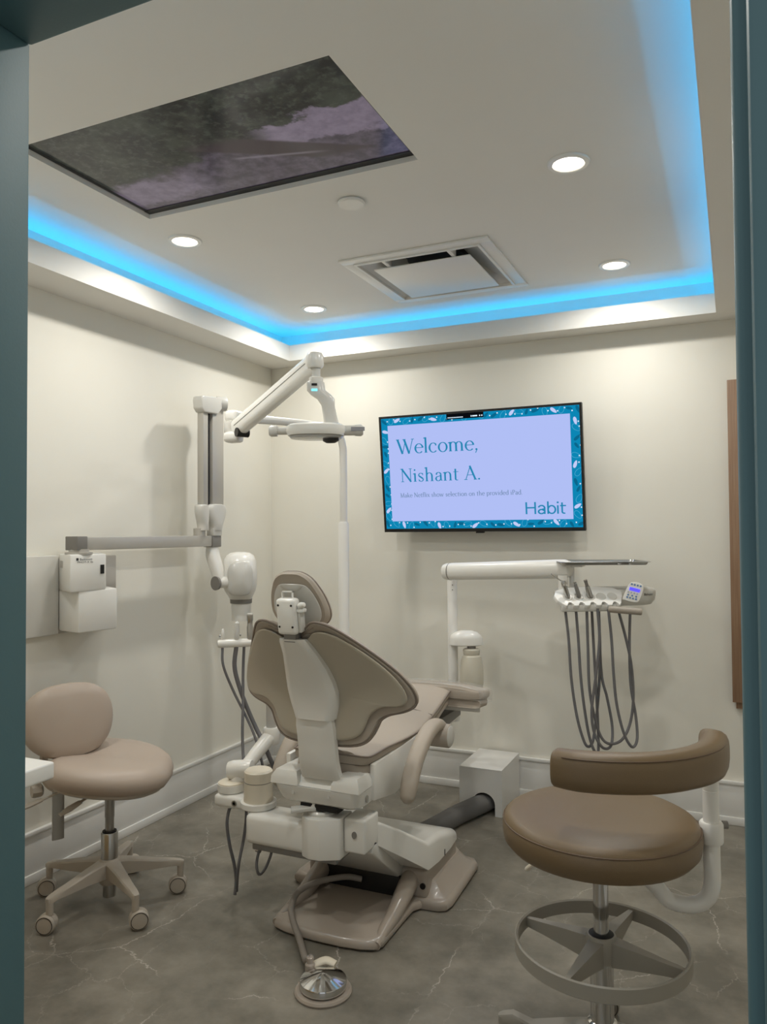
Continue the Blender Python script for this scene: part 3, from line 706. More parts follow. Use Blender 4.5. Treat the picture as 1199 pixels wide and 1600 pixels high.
chip('sensor_window', .012, .010, .004, BLACK, yk); chip('indicator', -.008, .011, .004, emit('cyan_indicator', '#7fe0ff', 1.6), yk)
HC = Vector((-1.40, 2.487, 1.778)); hl = Vector((.91, .41, 0)); hf = Vector((-.41, .91, 0))
bm = B(); loft(bm, [sell(HC+Vector((0, 0, z)), hl, hf, a, b, 40, 2.6) for z, a, b in ((-.024, .090, .066), (-.022, .103, .078), (-.006, .110, .086), (.012, .108, .084), (.019, .098, .074), (.022, .07, .05))]); lh = obj('lamp_head', bm, WHITE, ol)
bm = B(); loft(bm, [sell(HC+Vector((0, 0, z)), hl, hf, a, b, 40, 2.6) for z, a, b in ((-.033, .080, .056), (-.031, .094, .070), (-.0245, .099, .075))])
obj('lens', bm, mat('clear_lens', '#f2f2ee', .08, trans=.6), lh)
bm = B(); lathe(bm, [(0, -.050), (.018, -.049), (.032, -.041), (.032, -.030), (0, -.030)], HC+hl*.055-hf*.01, sx=1, sy=.7); obj('sensor_dome', bm, BLACK, lh)
for s_ in (-1, 1):
    bm = B(); tube(bm, [HC+hl*.100*s_+Vector((0, 0, -.002)), HC+hl*.168*s_+Vector((0, 0, -.002))], .0145 if s_ < 0 else .019, 18, smooth=False); 
    lathe(bm, [(0, -.006), (.021, -.006), (.0215, .016), (.016, .024), (0, .025)], HC+hl*.150*s_+Vector((0, 0, -.002)), hl*s_)
    obj('handle', bm, GREY_W, lh)
bm = B(); box(bm, 0, .05, 0, .004, 0, .014, 0, 2, Matrix.Translation(HC+hl*.130-hf*.023+Vector((0, 0, -.006))) @ Matrix.Rotation(math.atan2(hl.y, hl.x), 4, 'Z')); obj('handle_window', bm, mat('grey_window', '#8f8d90', .2), lh)

# ================================================================== dental chair
CX = -1.31
ch = thing('dental_chair', 'taupe dental chair with butterfly backrest and white base unit', 'dental chair', (CX, 2.8, 0))
W = lambda u, v, h: (CX+u, v, h)
# floor plate: tongue in front, wide flange behind
half = [(0, 2.330), (.08, 2.332), (.15, 2.342), (.195, 2.358), (.213, 2.39), (.213, 2.46), (.213, 2.58), (.214, 2.655), (.235, 2.690), (.30, 2.697), (.325, 2.712), (.333, 2.75), (.330, 2.85), (.326, 3.0), (.322, 3.10), (.300, 3.135), (.22, 3.15), (.10, 3.155)]
out = half+[(-a, b) for a, b in half[:0:-1]]
bm = B(); star(bm, out, (0, 2.72), [('bot', .006), (.006, .004), (0, .010), (0, .022), (.008, .034), (.02, .039), ('top', .039)], W, 3)
base = obj('floor_plate', bm, BASE_P, ch)
for s_ in (-1, 1):
    bm = B(); tube(bm, [(CX+.195*s_, 2.37, .016), (CX+.190*s_, 2.45, .030), (CX+.187*s_, 2.54, .045), (CX+.183*s_, 2.64, .075), (CX+.18*s_, 2.72, .10), (CX+.18*s_, 2.80, .11)], [.016, .022, .028, .034, .036, .036], 16, 5); obj('side_rail', bm, BASE_P, base)
bm = B(); box(bm, CX-.255, CX+.250, 2.70, 3.05, .03, .142, .022, 3); obj('pivot_housing', bm, BASE_P, base)
bm = B(); fl = [(0, 2.703), (.15, 2.704), (.27, 2.710), (.312, 2.73), (.318, 2.78), (.316, 2.92), (.308, 3.08), (.28, 3.12), (.15, 3.135)]
star(bm, fl+[(0, 3.14)]+[(-a, b) for a, b in fl[:0:-1]], (0, 2.92), [('bot', .030), (.01, .030), (0, .036), (.02, .048), (.045, .070), (.06, .088), ('top', .092)], W, 3); obj('flange_fillet', bm, BASE_P, base)
bm = B(); box(bm, CX-.16, CX+.15, 2.675, 2.72, .035, .12, .006); obj('housing_face', bm, BLACKR, base)
bm = B(); lathe(bm, [(0, -.002), (.011, -.002), (.011, .004), (0, .004)], (CX+.235, 2.699, .085), (0, -1, 0)); obj('bolt_hole', bm, BLACK, base)
# lift arm covers
secs = [(2.435, -.15, .118, .335, .405, .012), (2.50, -.165, .157, .290, .378, .014), (2.58, -.19, .203, .232, .330, .016), (2.69, -.22, .262, .152, .258, .022), (2.80, -.23, .263, .142, .246, .026), (2.93, -.235, .262, .142, .216, .03), (3.03, -.235, .254, .142, .182, .028), (3.055, -.22, .238, .145, .160, .010)]
bm = B(); loops = []
for y, xa, xb, za, zb, rr in secs:
    lp = [(CX+xa, y, za), (CX+xb, y, za)]
    for k in range(6): a = R(90*k/5); lp.append((CX+xb-rr+rr*math.cos(a), y, zb-rr+rr*math.sin(a)))
    for k in range(6): a = R(90+90*k/5); lp.append((CX+xa+rr+rr*math.cos(a), y, zb-rr+rr*math.sin(a)))
    loops.append(lp)
loft(bm, loops); lift = obj('lift_arm_cover', bm, WHITE, ch)
bm = B(); prism(bm, [(2.44, .285), (2.56, .20), (2.70, .095), (2.76, .10), (2.76, .17), (2.62, .24), (2.46, .33)], lambda u, v, h: (h, u, v), CX-.14, CX+.150, .008); obj('lift_link', bm, GREY_W, ch)
bm = B(); box(bm, CX+.258, CX+.2645, 2.86, 2.864, .142, .165); obj('cover_slot', bm, BLACK, lift)
# side swing arm carrying the assistant column: long box, round knuckle, back block
bm = B(); box(bm, -1.625, -1.36, 2.345, 2.475, .282, .392, .022, 3); obj('bracket_beam', bm, WHITE, ch)
bm = B(); hull(bm, [(-1.405+.0, 2.44), (-1.400, 2.38), (-1.385, 2.345), (-1.35, 2.328), (-1.31, 2.330), (-1.245, 2.365), (-1.245, 2.46)], .278, .418, .006); kn = obj('bracket_knuckle', bm, WHITE, ch)
bm = B(); lathe(bm, [(.0, .418), (.05, .418), (.05, .426), (.044, .432), (0, .432)], (-1.335, 2.40, 0)); obj('knuckle_cap', bm, GREY_W, kn)
bm = B(); lathe(bm, [(0, 0), (.012, .002), (.014, .018), (.009, .030), (0, .034)], (-1.352, 2.372, .43), (.25, -.1, 1)); obj('lever_knob', bm, WHITE, kn)
bm = B(); box(bm, -1.243, -1.160, 2.385, 2.50, .300, .418, .01, 3); blk = obj('bracket_block', bm, WHITE, ch)
bm = B(); lathe(bm, [(0, -.001), (.012, -.001), (.012, .003), (0, .003)], (-1.20, 2.384, .365), (0, -1, 0), sx=.75); obj('slot_cap', bm, DGREY, blk)
bm = B(); box(bm, -1.60, -1.26, 2.36, 2.47, .262, .284, .004); obj('beam_underside', bm, DGREY, ch)
# seat carriage
bm = B()
loops = []
for z, x0, x1, yf in ((.452, .10, .125, 2.372), (.466, .175, .145, 2.350), (.50, .190, .150, 2.338), (.5195, .195, .152, 2.335)):
    lp = [(CX-x0, 2.60, z), (CX-x0, yf+.045, z), (CX-x0+.012, yf+.016, z), (CX-x0+.035, yf, z), (CX+x1-.035, yf, z), (CX+x1-.012, yf+.014, z), (CX+x1, yf+.04, z), (CX+x1, 2.60, z)]; loops.append(lp)
loft(bm, loops); cg = obj('carriage', bm, WHITE, ch)
bm = B()
for x0, x1 in ((-.195, -.085), (.045, .152)):
    lp = []
    for z, i_, yf in ((.521, 0, 2.335), (.545, .002, 2.337), (.566, .014, 2.352), (.572, .03, 2.375)):
        lp.append([(CX+x0+i_, 2.58, z), (CX+x0+i_, yf, z), (CX+x1-i_, yf, z), (CX+x1-i_, 2.58, z)])
    loft(bm, lp)
lp = [[(CX-.09, 2.50, .521), (CX-.09, 2.342, .521), (CX+.05, 2.342, .521), (CX+.05, 2.50, .521)], [(CX-.09, 2.50, .552), (CX-.09, 2.368, .552), (CX+.05, 2.368, .552), (CX+.05, 2.50, .552)]]
loft(bm, lp); obj('carriage_cover', bm, WHITE, cg)
bm = B(); lathe(bm, [(0, -.001), (.009, -.001), (.009, .0015), (0, .0015)], (CX+.152, 2.40, .488), (1, 0, 0), sy=1.4); obj('maker_badge', bm, ALU, cg)
for dx in (-.105, .035):
    bm = B(); lathe(bm, [(0, -.001), (.006, -.001), (.006, .003), (0, .003)], (CX+dx, 2.338, .497), (0, -1, 0)); obj('screw_cap', bm, GREY_W, cg)
bm = B(); box(bm, CX-.09, CX+.06, 2.36, 2.46, .436, .458, .004); obj('hinge_plate', bm, BLACKR, cg)
bm = B(); prism(bm, [(-.115, 2.34), (-.09, 2.30), (-.005, 2.38), (-.02, 2.41)], W, .436, .448, .003); obj('release_lever', bm, GREY_W, cg)
# side panel under the seat
for s_, xo in ((1, .162), (-1, -.196)):
    bm = B(); prism(bm, [(2.44, .470), (2.62, .440), (2.80, .465), (3.02, .535), (3.06, .570), (2.9, .602), (2.44, .596)], lambda u, v, h: (h, u, v), CX+xo-.02*s_, CX+xo, .006); obj('side_panel', bm, WHITE, ch)
bm = B(); prism(bm, [(2.55, .47), (3.55, .52), (3.55, .56), (2.55, .57)], lambda u, v, h: (h, u, v), CX-.10, CX+.10, .006); obj('seat_frame', bm, DGREY, ch)
# seat and leg-rest cushion
def zs(y):  # top of the piping along the seat
    k = [(2.36, .640), (2.42, .624), (2.55, .628), (2.75, .612), (2.90, .606), (3.0, .622), (3.12, .646), (3.24, .676), (3.30, .690), (3.45, .672), (3.62, .645)]
    if y <= k[0][0]: return k[0][1]
    for (a, b), (c, d) in zip(k, k[1:]):
        if y <= c: t = (y-a)/(c-a); return b+(d-b)*t
    return k[-1][1]
hs = [(0, 2.395), (.08, 2.398), (.125, 2.408), (.148, 2.435), (.155, 2.50), (.160, 2.62), (.156, 2.80), (.148, 2.95), (.145, 3.10), (.140, 3.20), (.138, 3.265), (.150, 3.292), (.20, 3.296), (.265, 3.288), (.292, 3.305), (.296, 3.36), (.275, 3.44), (.21, 3.52), (.12, 3.56)]
outl = hs+[(-a, b) for a, b in hs[:0:-1]]; 
def cushion(name, fn, prof, m2, par, center, outline):
    bm = B(); star(bm, outline, center, prof, fn, 6); return obj(name, bm, m2, par)
def strip(outline, ztop, zmid, zbot, par):
    """long cushion: walls from the outline, domed top in cross rows"""
seat_fn = lambda u, v, h: (CX+u, v, zs(v)+h)
def longpad(name, outline_half, hb, ht, crown, edge, m2):
    ys_ = sorted({round(b, 4) for a, b in outline_half}); bm = B()
    # rows by arclength of the half outline
    rows = []
    for a, b in outline_half[1:]:
        prof_ = []
        prof_.append((a-edge, hb)); prof_.append((a-.003, hb+.006)); prof_.append((a, hb+(ht-hb)*.35)); prof_.append((a, ht-.012)); prof_.append((a-.004, ht-.004)); prof_.append((a-.012, ht))
        for f in (.8, .55, .3, .1): prof_.append((a*f, ht+crown*(1-f*f)))
        pts = [seat_fn(x, b, h) for x, h in prof_]
        pts += [seat_fn(-x, b, h) for x, h in reversed(prof_)]
        rows.append(pts)
    loft(bm, rows); return obj(name, bm, m2, ch)
mono = [(0, 2.393), (.085, 2.395), (.118, 2.399), (.138, 2.410), (.150, 2.430), (.157, 2.48), (.161, 2.56), (.160, 2.68), (.157, 2.80), (.150, 2.92), (.147, 3.05), (.143, 3.16), (.140, 3.235), (.139, 3.285), (.265, 3.2865), (.288, 3.295), (.297, 3.33), (.296, 3.37), (.280, 3.43), (.24, 3.49), (.17, 3.535), (.06, 3.556)]
seat = longpad('seat_cushion', mono, -.030, .004, .016, .01, TAUPE)
low = [(0, 2.40)]+[(max(a-.008, .02), b+(.008 if b < 3.29 else -.01)) for a, b in mono[1:]]
longpad('seat_underpad', low, -.068, -.032, 0, .02, TAUPE)
def piping(name, pts, r, m2, par):
    bm = B(); tube(bm, pts, r, 8, 2); return obj(name, bm, m2, par)
side = [(a, b) for a, b in mono[1:14]]
pp = [seat_fn(a+.001, b, 0) for a, b in reversed(side)]
pp += [seat_fn(-a-.001, b, 0) for a, b in side]
piping('seat_piping', pp, .0035, TAUPE_D, seat)
bm = B(); loft(bm, [[seat_fn(x, 3.045, .002+.0205*(1-(x/.15)**2)) for x in (-.146, -.07, 0, .07, .146)]+[seat_fn(x, 3.045, -.01) for x in (.146, .07, 0, -.07, -.146)], [seat_fn(x, 3.049, .002+.0205*(1-(x/.15)**2)) for x in (-.146, -.07, 0, .07, .146)]+[seat_fn(x, 3.049, -.01) for x in (.146, .07, 0, -.07, -.146)]]); obj('seat_seam', bm, TAUPE_D, seat)
bm = B(); prism(bm, [(.10, 3.31), (.27, 3.315), (.24, 3.40), (.12, 3.50), (-.12, 3.50), (-.25, 3.40), (-.27, 3.315)], lambda u, v, h: (CX+u, v, zs(v)+h), -.092, -.070, .004); obj('foot_plate', bm, WHITE, ch)
# transparent dust cover over the foot end
bm = B()
rows = []
for a, b in mono[14:]:
    a2 = a+.012; rows.append([seat_fn(x, b, h) for x, h in ((a2-.002, -.045), (a2, -.015), (a2-.006, .012), (a2*.7, .024), (a2*.3, .028), (-a2*.3, .028), (-a2*.7, .024), (-a2+.006, .012), (-a2, -.015), (-a2+.002, -.045))])
vr = [[bm.verts.new(p) for p in r_] for r_ in rows]
for a, b in zip(vr, vr[1:]):
    for i in range(len(a)-1): bm.faces.new((a[i], a[i+1], b[i+1], b[i]))
ge = bmesh.ops.solidify(bm, geom=bm.faces[:], thickness=.0015)
CLEAR = mat('clear_vinyl', '#f4f2ee', .12); nt = CLEAR.node_tree
tb = nt.nodes.new('ShaderNodeBsdfTransparent'); mxs = nt.nodes.new('ShaderNodeMixShader'); mxs.inputs[0].default_value = .22
nt.links.new(tb.outputs[0], mxs.inputs[1]); nt.links.new(nt.nodes['Principled BSDF'].outputs[0], mxs.inputs[2]); nt.links.new(mxs.outputs[0], nt.nodes['Material Output'].inputs[0])
obj('clear_foot_cover', bm, CLEAR, seat)
# backrest
def yb(z): return 2.338-1.6*max(0, z-.75)**2
shell_fn = lambda u, v, h: (CX+u, yb(v)+.55*u*u-h, v)
hsh = [(0, 1.048), (.03, 1.050), (.055, 1.062), (.078, 1.078), (.11, 1.083), (.15, 1.068), (.20, 1.025), (.25, .972), (.285, .925), (.308, .880), (.314, .850), (.306, .828), (.280, .819), (.245, .819), (.210, .805), (.185, .780), (.172, .750), (.155, .722), (.125, .704), (.07, .696)]
so = hsh+[(-a, b) for a, b in hsh[:0:-1]]
bm = B(); star(bm, closed_spline(so, 3), (0, .87), [('bot', -.004), (.006, -.004), (0, .002), (0, .008), (.004, .012), (.010, .013), ('top', .010)], shell_fn, 8); sh = obj('back_shell', bm, SHELL, ch)
cush_fn = lambda u, v, h: (CX+u, yb(v)+.62*u*u+.008+h, v)
hcs = [(0, 1.066), (.025, 1.072), (.05, 1.092), (.078, 1.112), (.105, 1.115), (.14, 1.100), (.185, 1.058), (.235, 1.004), (.285, .945), (.320, .890), (.334, .848), (.326, .815), (.29, .796), (.245, .785), (.215, .765), (.200, .735), (.180, .702), (.145, .680), (.08, .672)]
co = hcs+[(-a, b) for a, b in hcs[:0:-1]]
bm = B(); star(bm, closed_spline(co, 3), (0, .87), [('bot', 0), (.008, -.004), (0, .006), (0, .026), (.008, .040), (.03, .050), ('top', .048)], cush_fn, 8); bc = obj('back_cushion', bm, TAUPE, ch)
pts = [cush_fn(a*1.003, b, .003) for a, b in closed_spline(co, 2)]; bm = B(); tube(bm, pts+[pts[0]], .0038, 8, 2); obj('back_piping', bm, TAUPE_D, bc)
for s_ in (-1, 1):   # stitched folds at the shoulders
    for (a0, b0, a1, b1) in ((.03, 1.066, .085, 1.098), (.02, 1.060, .065, 1.076)):
        bm = B(); tube(bm, [cush_fn(s_*a0, b0, -.004), cush_fn(s_*(a0+a1)/2, (b0+b1)/2+.004, -.006), cush_fn(s_*a1, b1, -.003)], .0022, 6, 4); obj('fold', bm, TAUPE_D, bc)
# white spine cover up the middle
def sp(u, v, h): return (CX+u, yb(v)-.012-h+.25*u*u, v)
prof = [(1.056, .046, .030), (1.045, .052, .034), (1.0, .064, .034), (.95, .079, .036), (.90, .089, .038), (.865, .092, .040), (.82, .087, .042), (.785, .078, .042), (.768, .073, .042)]
bm = B(); loops = []
for z, w_, d_ in prof:
    loops.append([sp(-w_, z, -.006), sp(-w_, z, d_*.55), sp(-w_+.012, z, d_*.9), sp(-w_+.028, z, d_), sp(w_-.028, z, d_), sp(w_-.012, z, d_*.9), sp(w_, z, d_*.55), sp(w_, z, -.006)])
loft(bm, loops); obj('spine_cover', bm, WHITE, ch)
bm = B(); loops = []
for z, w_, y_ in ((.768, .068, 2.292), (.74, .071, 2.296), (.70, .072, 2.306), (.66, .072, 2.312), (.62, .073, 2.318), (.585, .075, 2.328), (.552, .076, 2.345)):
    loops.append([(CX+a, b, z) for a, b in ((-w_, y_+.03), (-w_, y_+.008), (-w_+.012, y_), (w_-.012, y_), (w_, y_+.008), (w_, y_+.03))])
loft(bm, loops); obj('spine_foot', bm, WHITE, ch)
bm = B(); lathe(bm, [(0, -.001), (.005, -.001), (.005, .002), (0, .002)], (CX-.055, 2.291, .785), (0, -1, 0)); obj('spine_screw', bm, GREY_W, ch)
# headrest
def hp(u, v, h): u *= .88; v = 1.085+(v-1.085)*.94; return (CX-.006+u, 2.205-.42*(v-1.16)-h+.6*u*u, v)
hh = [(0, 1.285), (.04, 1.282), (.075, 1.262), (.098, 1.228), (.114, 1.19), (.121, 1.150), (.114, 1.118), (.09, 1.098), (.05, 1.085)]
ho = hh+[(-a, b) for a, b in hh[:0:-1]]
bm = B(); star(bm, closed_spline(ho, 4), (0, 1.18), [('bot', -.055), (.03, -.055), (.006, -.040), (0, -.02), (0, -.004), (.008, .006), (.016, .004), ('top', .0)], hp, 5); hr = obj('headrest_cushion', bm, TAUPE, ch)
hi = [(0, 1.243), (.05, 1.240), (.074, 1.222), (.092, 1.188), (.100, 1.150), (.092, 1.118), (.07, 1.102), (.04, 1.094)]
hio = hi+[(-a, b) for a, b in hi[:0:-1]]
bm = B(); star(bm, closed_spline(hio, 4), (0, 1.17), [('bot', 0), (.003, .002), (0, .006), (.002, .010), (.006, .0105), ('top', .0105)], hp, 4); obj('headrest_plate', bm, GREY_W, hr)
bm = B(); star(bm, closed_spline([(-.045, 1.241), (.045, 1.241), (.03, 1.222), (0, 1.215), (-.03, 1.222)], 4), (0, 1.23), [('bot', .008), (.001, .010), (0, .012), (.003, .014), ('top', .014)], hp, 2); obj('plate_boss', bm, GREY_W, hr)
pi_ = closed_spline(ho, 2); pts = [hp(a, b, -.02) for a, b in pi_]; bm = B(); tube(bm, pts+[pts[0]], .003, 8, 1); obj('headrest_piping', bm, TAUPE_D, hr)
bx0, by = -.036, 2.132
bm = B(); box(bm, -.038, .034, -.020, .020, 0, .118, .012, 3, Matrix.Translation((CX+.002, 2.150, 1.074)) @ Matrix.Rotation(R(8), 4, 'X')); hb = obj('headrest_bracket', bm, WHITE, ch)
bm = B(); box(bm, .034, .046, -.006, .022, .006, .10, .004, 2, Matrix.Translation((CX+.002, 2.150, 1.074)) @ Matrix.Rotation(R(8), 4, 'X')); obj('bracket_rail', bm, GREY_W, hb)
bm = B(); lathe(bm, [(0, 0), (.009, .001), (.011, .012), (.007, .024), (0, .026)], (CX+.040, 2.138, 1.165), (1, -.2, .3)); box(bm, CX+.034, CX+.058, 2.13, 2.16, 1.145, 1.158, .004); obj('tilt_lever', bm, WHITE, hb)
for a, b in ((-.026, .092), (.022, .092), (-.026, .022), (.022, .022)):
    bm = B(); lathe(bm, [(0, -.0015), (.0035, -.0015), (.0035, .002), (0, .002)], (CX+.002+a, 2.130-.139*b, 1.074+b*.99+.003), (0, -.99, -.14)); obj('screw', bm, BLACK, hb)
bm = B()
for a0, a1, z0, z1 in ((-.022, .020, 1.208, 1.213), (-.022, -.018, 1.186, 1.213), (.016, .020, 1.186, 1.213)): box(bm, CX+a0, CX+a1, 2.133, 2.141, z0, z1, .001)
obj('bracket_handle', bm, WHITE, hb)
bm = B(); box(bm, CX-.024, CX+.020, 2.150, 2.19, 1.046, 1.082, .003); obj('headrest_bar', bm, DGREY, ch)
# armrests
def armrest(xc, dy, dz):
    bm = B(); P_ = [(xc, 2.549+dy, .438+dz), (xc, 2.557+dy, .452+dz), (xc, 2.576+dy, .495+dz), (xc, 2.615+dy, .545+dz), (xc, 2.67+dy, .592+dz), (xc, 2.74+dy, .628+dz), (xc, 2.80+dy, .645+dz), (xc, 2.86+dy, .645+dz), (xc, 2.905+dy, .628+dz)]
    tube(bm, P_, [.35, .85, 1, 1, 1, 1, 1, .95, .8], 20, 4, flat=(.025, .031, (0, -.7, .7), 2.6)); a = obj('armrest', bm, TAUPE, ch)
    s_ = 1 if xc > CX else -1
    bm = B(); lathe(bm, [(0, -.050), (.046, -.050), (.046, .038), (.043, .042), (0, .042)], (xc, 2.898+dy, .594+dz), (s_, 0, 0), 28); obj('armrest_pivot', bm, TAUPE, a)
    bm = B(); lathe(bm, [(0, .040), (.041, .040), (.041, .044), (.036, .047), (0, .047)], (xc, 2.898+dy, .594+dz), (s_, 0, 0), 28); obj('pivot_cap', bm, GREY_W, a)
armrest(-1.075, 0, 0); armrest(-1.60, -.02, 0)
bm = B(); box(bm, -1.60, -1.08, 2.89, 2.97, .555, .585, .006); obj('arm_crossbar', bm, WHITE_M, ch)
# carrier that holds the tray post beyond the feet
bm = B(); tube(bm, [(CX+.02, 3.40, .50), (CX+.0, 3.55, .47), (-1.335, 3.70, .455), (-1.338, 3.79, .455)], .030, 14, 6); obj('post_carrier', bm, WHITE_M, ch)

# ================================================================== tray delivery unit
dl = thing('delivery_unit', 'white dentist delivery unit with swing arm, holder head and hanging hoses', 'dental unit', (-1.338, 3.80, .455))
bm = B(); lathe(bm, [(0, .425), (.034, .425), (.034, .49), (.026, .50), (.026, 1.145), (.023, 1.15), (.023, 1.165), (0, 1.165)], (-1.338, 3.805, 0)); obj('post', bm, WHITE_M, dl)
bm = B()
for z in (1.125, 1.10): lathe(bm, [(0, -.001), (.003, -.001), (.003, .002), (0, .002)], (-1.328, 3.7797, z), (.35, -.94, 0), 10)
obj('post_screws', bm, DGREY, dl)
a0, a1 = dp(704, 893, 3.92), dp(880, 889, 3.52)
bm = B(); dd = (a1-a0).normalized(); pts = [a0-dd*.040, a0-dd*.034, a0-dd*.015, a0+dd*.02, a0.lerp(a1, .5), a1-dd*.03, a1+dd*.012, a1+dd*.034, a1+dd*.04]
tube(bm, pts, [.55, .85, .98, 1, 1, 1, .98, .8, .5], 28, smooth=False, flat=(.044, .040, (0, 0, 1), 2.2)); sa = obj('swing_arm', bm, WHITE, dl)
pl_, ll = [], dd.cross(Vector((0, 0, 1))).normalized()
bm = B(); lathe(bm, [(.0405, -.001), (.0445, -.001), (.0445, .001), (.0405, .001)], a0+dd*.003, dd, 28); obj('arm_seam', bm, DGREY, sa)
# water bottle on the post
wb = Vector((-1.232, 3.790, 0))
bm = B(); loft(bm, [sell((-1.262, 3.795, z), (.93, .36, 0), (-.36, .93, 0), a, b, 32, 2.4) for z, a, b in ((.818, .078, .045), (.822, .086, .05), (.852, .086, .05), (.868, .078, .046), (.884, .058, .036), (.893, .03, .02))]); obj('bottle_head', bm, WHITE, dl)
bm = B(); lathe(bm, [(0, .795), (.022, .795), (.022, .82), (0, .82)], wb); obj('bottle_neck', bm, DGREY, dl)
bm = B(); lathe(bm, [(0, .565), (.046, .566), (.054, .575), (.060, .64), (.060, .68), (.055, .735), (.048, .765), (.039, .772), (.042, .778), (.043, .798), (.036, .803), (0, .803)], wb, n=32); obj('water_bottle', bm, BOTTLE, dl)
# holder head
hp_ = dp(880, 905, 3.47)
bm = B(); lathe(bm, [(0, 1.11), (.021, 1.11), (.021, 1.20), (0, 1.20)], (hp_.x, hp_.y, 0)); obj('head_spindle', bm, WHITE_M, dl)
h0, h1 = dp(862, 938, 3.40), dp(1022, 936, 3.45)     # left and right ends of the head
du = (h1-h0); du.z = 0; HL = du.length; du.normalize(); dv = Vector((-du.y, du.x, 0)); HO = Vector((h0.x, h0.y, 1.108))
HW = lambda u, v, z: HO+du*u+dv*v+Vector((0, 0, z))
bm = B()
loops = []
for z, g_ in ((-.052, .05), (-.046, .02), (-.025, .004), (.0, 0), (.014, .0), (.026, .008), (.032, .025)):
    loops.append([HW(HL*.62+(HL*.50-g_)*max(-1, min(1, c))*1.0, .120+(.072-g_*.8)*s_, z) for c, s_ in [(lambda t_: ((abs(math.cos(t_))**.6)*(1 if math.cos(t_) > 0 else -1), (abs(math.sin(t_))**.6)*(1 if math.sin(t_) > 0 else -1)))(2*math.pi*k/32) for k in range(32)]])
loft(bm, loops); hd_ = obj('head_body', bm, GREY_W, dl)
# sloped front holder plate with five scalloped slots
PW = HL*.70
def hold(u, v, h): # u along, v along the slope from the front rim to the back, h off the plate
    a = R(36); v *= 1.12; return HW(u, -.055+v*math.cos(a)-h*math.sin(a), -.032+v*math.sin(a)+h*math.cos(a))
ol_ = [(0.02, .030), (.012, .060), (.03, .092), (.08, .108), (PW*.6, .112), (PW*.9, .104), (PW, .080), (PW*.97, .045), (PW*.90, .012)]
front = []
ns = 5; pitch = (PW*.86-.03)/ns
for k in range(ns-1, -1, -1):
    c = .045+pitch*(k+.5)
    front += [(c+pitch*.44, 0), (c+pitch*.24, .002), (c+pitch*.16, .022), (c-pitch*.16, .022), (c-pitch*.24, .002), (c-pitch*.44, .0)]
poly = ol_+front
bm = B(); prism(bm, poly, hold, -.022, 0, .004, 2); hold_o = obj('holder_plate', bm, mat('bright_white_plastic', '#f4f3ee', .3), hd_)
SL = [.045+pitch*(k+.5) for k in range(ns)]
for c in SL:
    bm = B(); lathe(bm, [(0, .0008), (.012, .0008), (.020, .0022), (.022, .0005), (.019, -.001), (0, -.001)], hold(c, .050, 0), hold(c, .05, 1)-hold(c, .05, 0), 20, sx=1, sy=1.15); obj('holder_socket', bm, GREY_W, hold_o)
bm = B(); prism(bm, [(.03, -.02), (PW*.9, -.02), (PW*.86, .055), (.05, .055)], lambda u, v, h: HW(u, v-.02, h), -.062, -.030, .008); obj('holder_underside', bm, GREY_W, hd_)
bm = B(); b0, b1 = dp(955, 952, 3.33), dp(1001, 956, 3.30)
tube(bm, [b0, b1], .0145, 18, smooth=False); lathe(bm, [(0, -.012), (.012, -.010), (.0145, 0), (0, 0)], b0, b1-b0, 18); lathe(bm, [(0, 0), (.0145, 0), (.013, .006), (0, .009)], b1, b1-b0, 18); obj('head_handle', bm, mat('taupe_grip', '#a39a8e', .4), hd_)
bm = B(); box(bm, -.05, .05, -.02, .02, -.055, -.028, .01, 2, Matrix.Translation(HW(HL*.62, .06, 0)) @ Matrix.Rotation(math.atan2(du.y, du.x), 4, 'Z')); obj('belly', bm, GREY_W, hd_)
# keypad leaning on the right end
kc = dp(991, 926, 3.37); kn_ = (Vector((0, 0, CAMH+.25))-kc).normalized(); ku = Vector((kn_.y*-1, kn_.x, 0)).normalized(); ku = -ku if ku.x < 0 else ku; kv = kn_.cross(ku); kv = -kv if kv.z < 0 else kv
ka = R(-14); ku, kv = ku*math.cos(ka)+kv*math.sin(ka), kv*math.cos(ka)-ku*math.sin(ka)
KP = lambda u, v, h: kc+ku*u+kv*v+kn_*h
bm = B(); star(bm, closed_spline([(-.040, -.034), (-.030, -.042), (.010, -.042), (.030, -.030), (.036, .02), (.030, .040), (.010, .047), (-.012, .045), (-.030, .030)], 4), (0, 0), [('bot', -.03), (.006, -.028), (0, -.020), (0, -.004), (.003, 0), ('top', .001)], KP, 3); kp = obj('keypad', bm, WHITE, hd_)
bm = B(); q = [KP(a, b, .0025) for a, b in ((-.022, .006), (.022, .006), (.022, .020), (-.022, .020))]; loft(bm, [q, [p+kn_*.001 for p in q]]); obj('display', bm, SCREENG, kp)
KB = mat('blue_key', '#5a7fae', .4); KG = mat('pale_key', '#b4b6c0', .4)
for r_, v_, m2 in ((4, .034, KB), (4, -.003, KG), (3, -.015, KB), (4, -.026, KB)):
    for i in range(r_):
        bm = B(); lathe(bm, [(0, .0012), (.0042, .0012), (.0042, .0028), (0, .003)], KP((i-(r_-1)/2)*(.0125 if r_ == 4 else .017)-(.004 if v_ < 0 else -.002), v_, 0), kn_, 10); obj('key', bm, m2, kp)
sans('maker_print', 'Belmont', lambda a, b: HW(HL*.955+.10*HL*a, .1185-.072*math.sqrt(1-((.335+.10*a)/.50)**(2/.6))**.6, -.004+b), .016, ink, hd_, shear=.3)
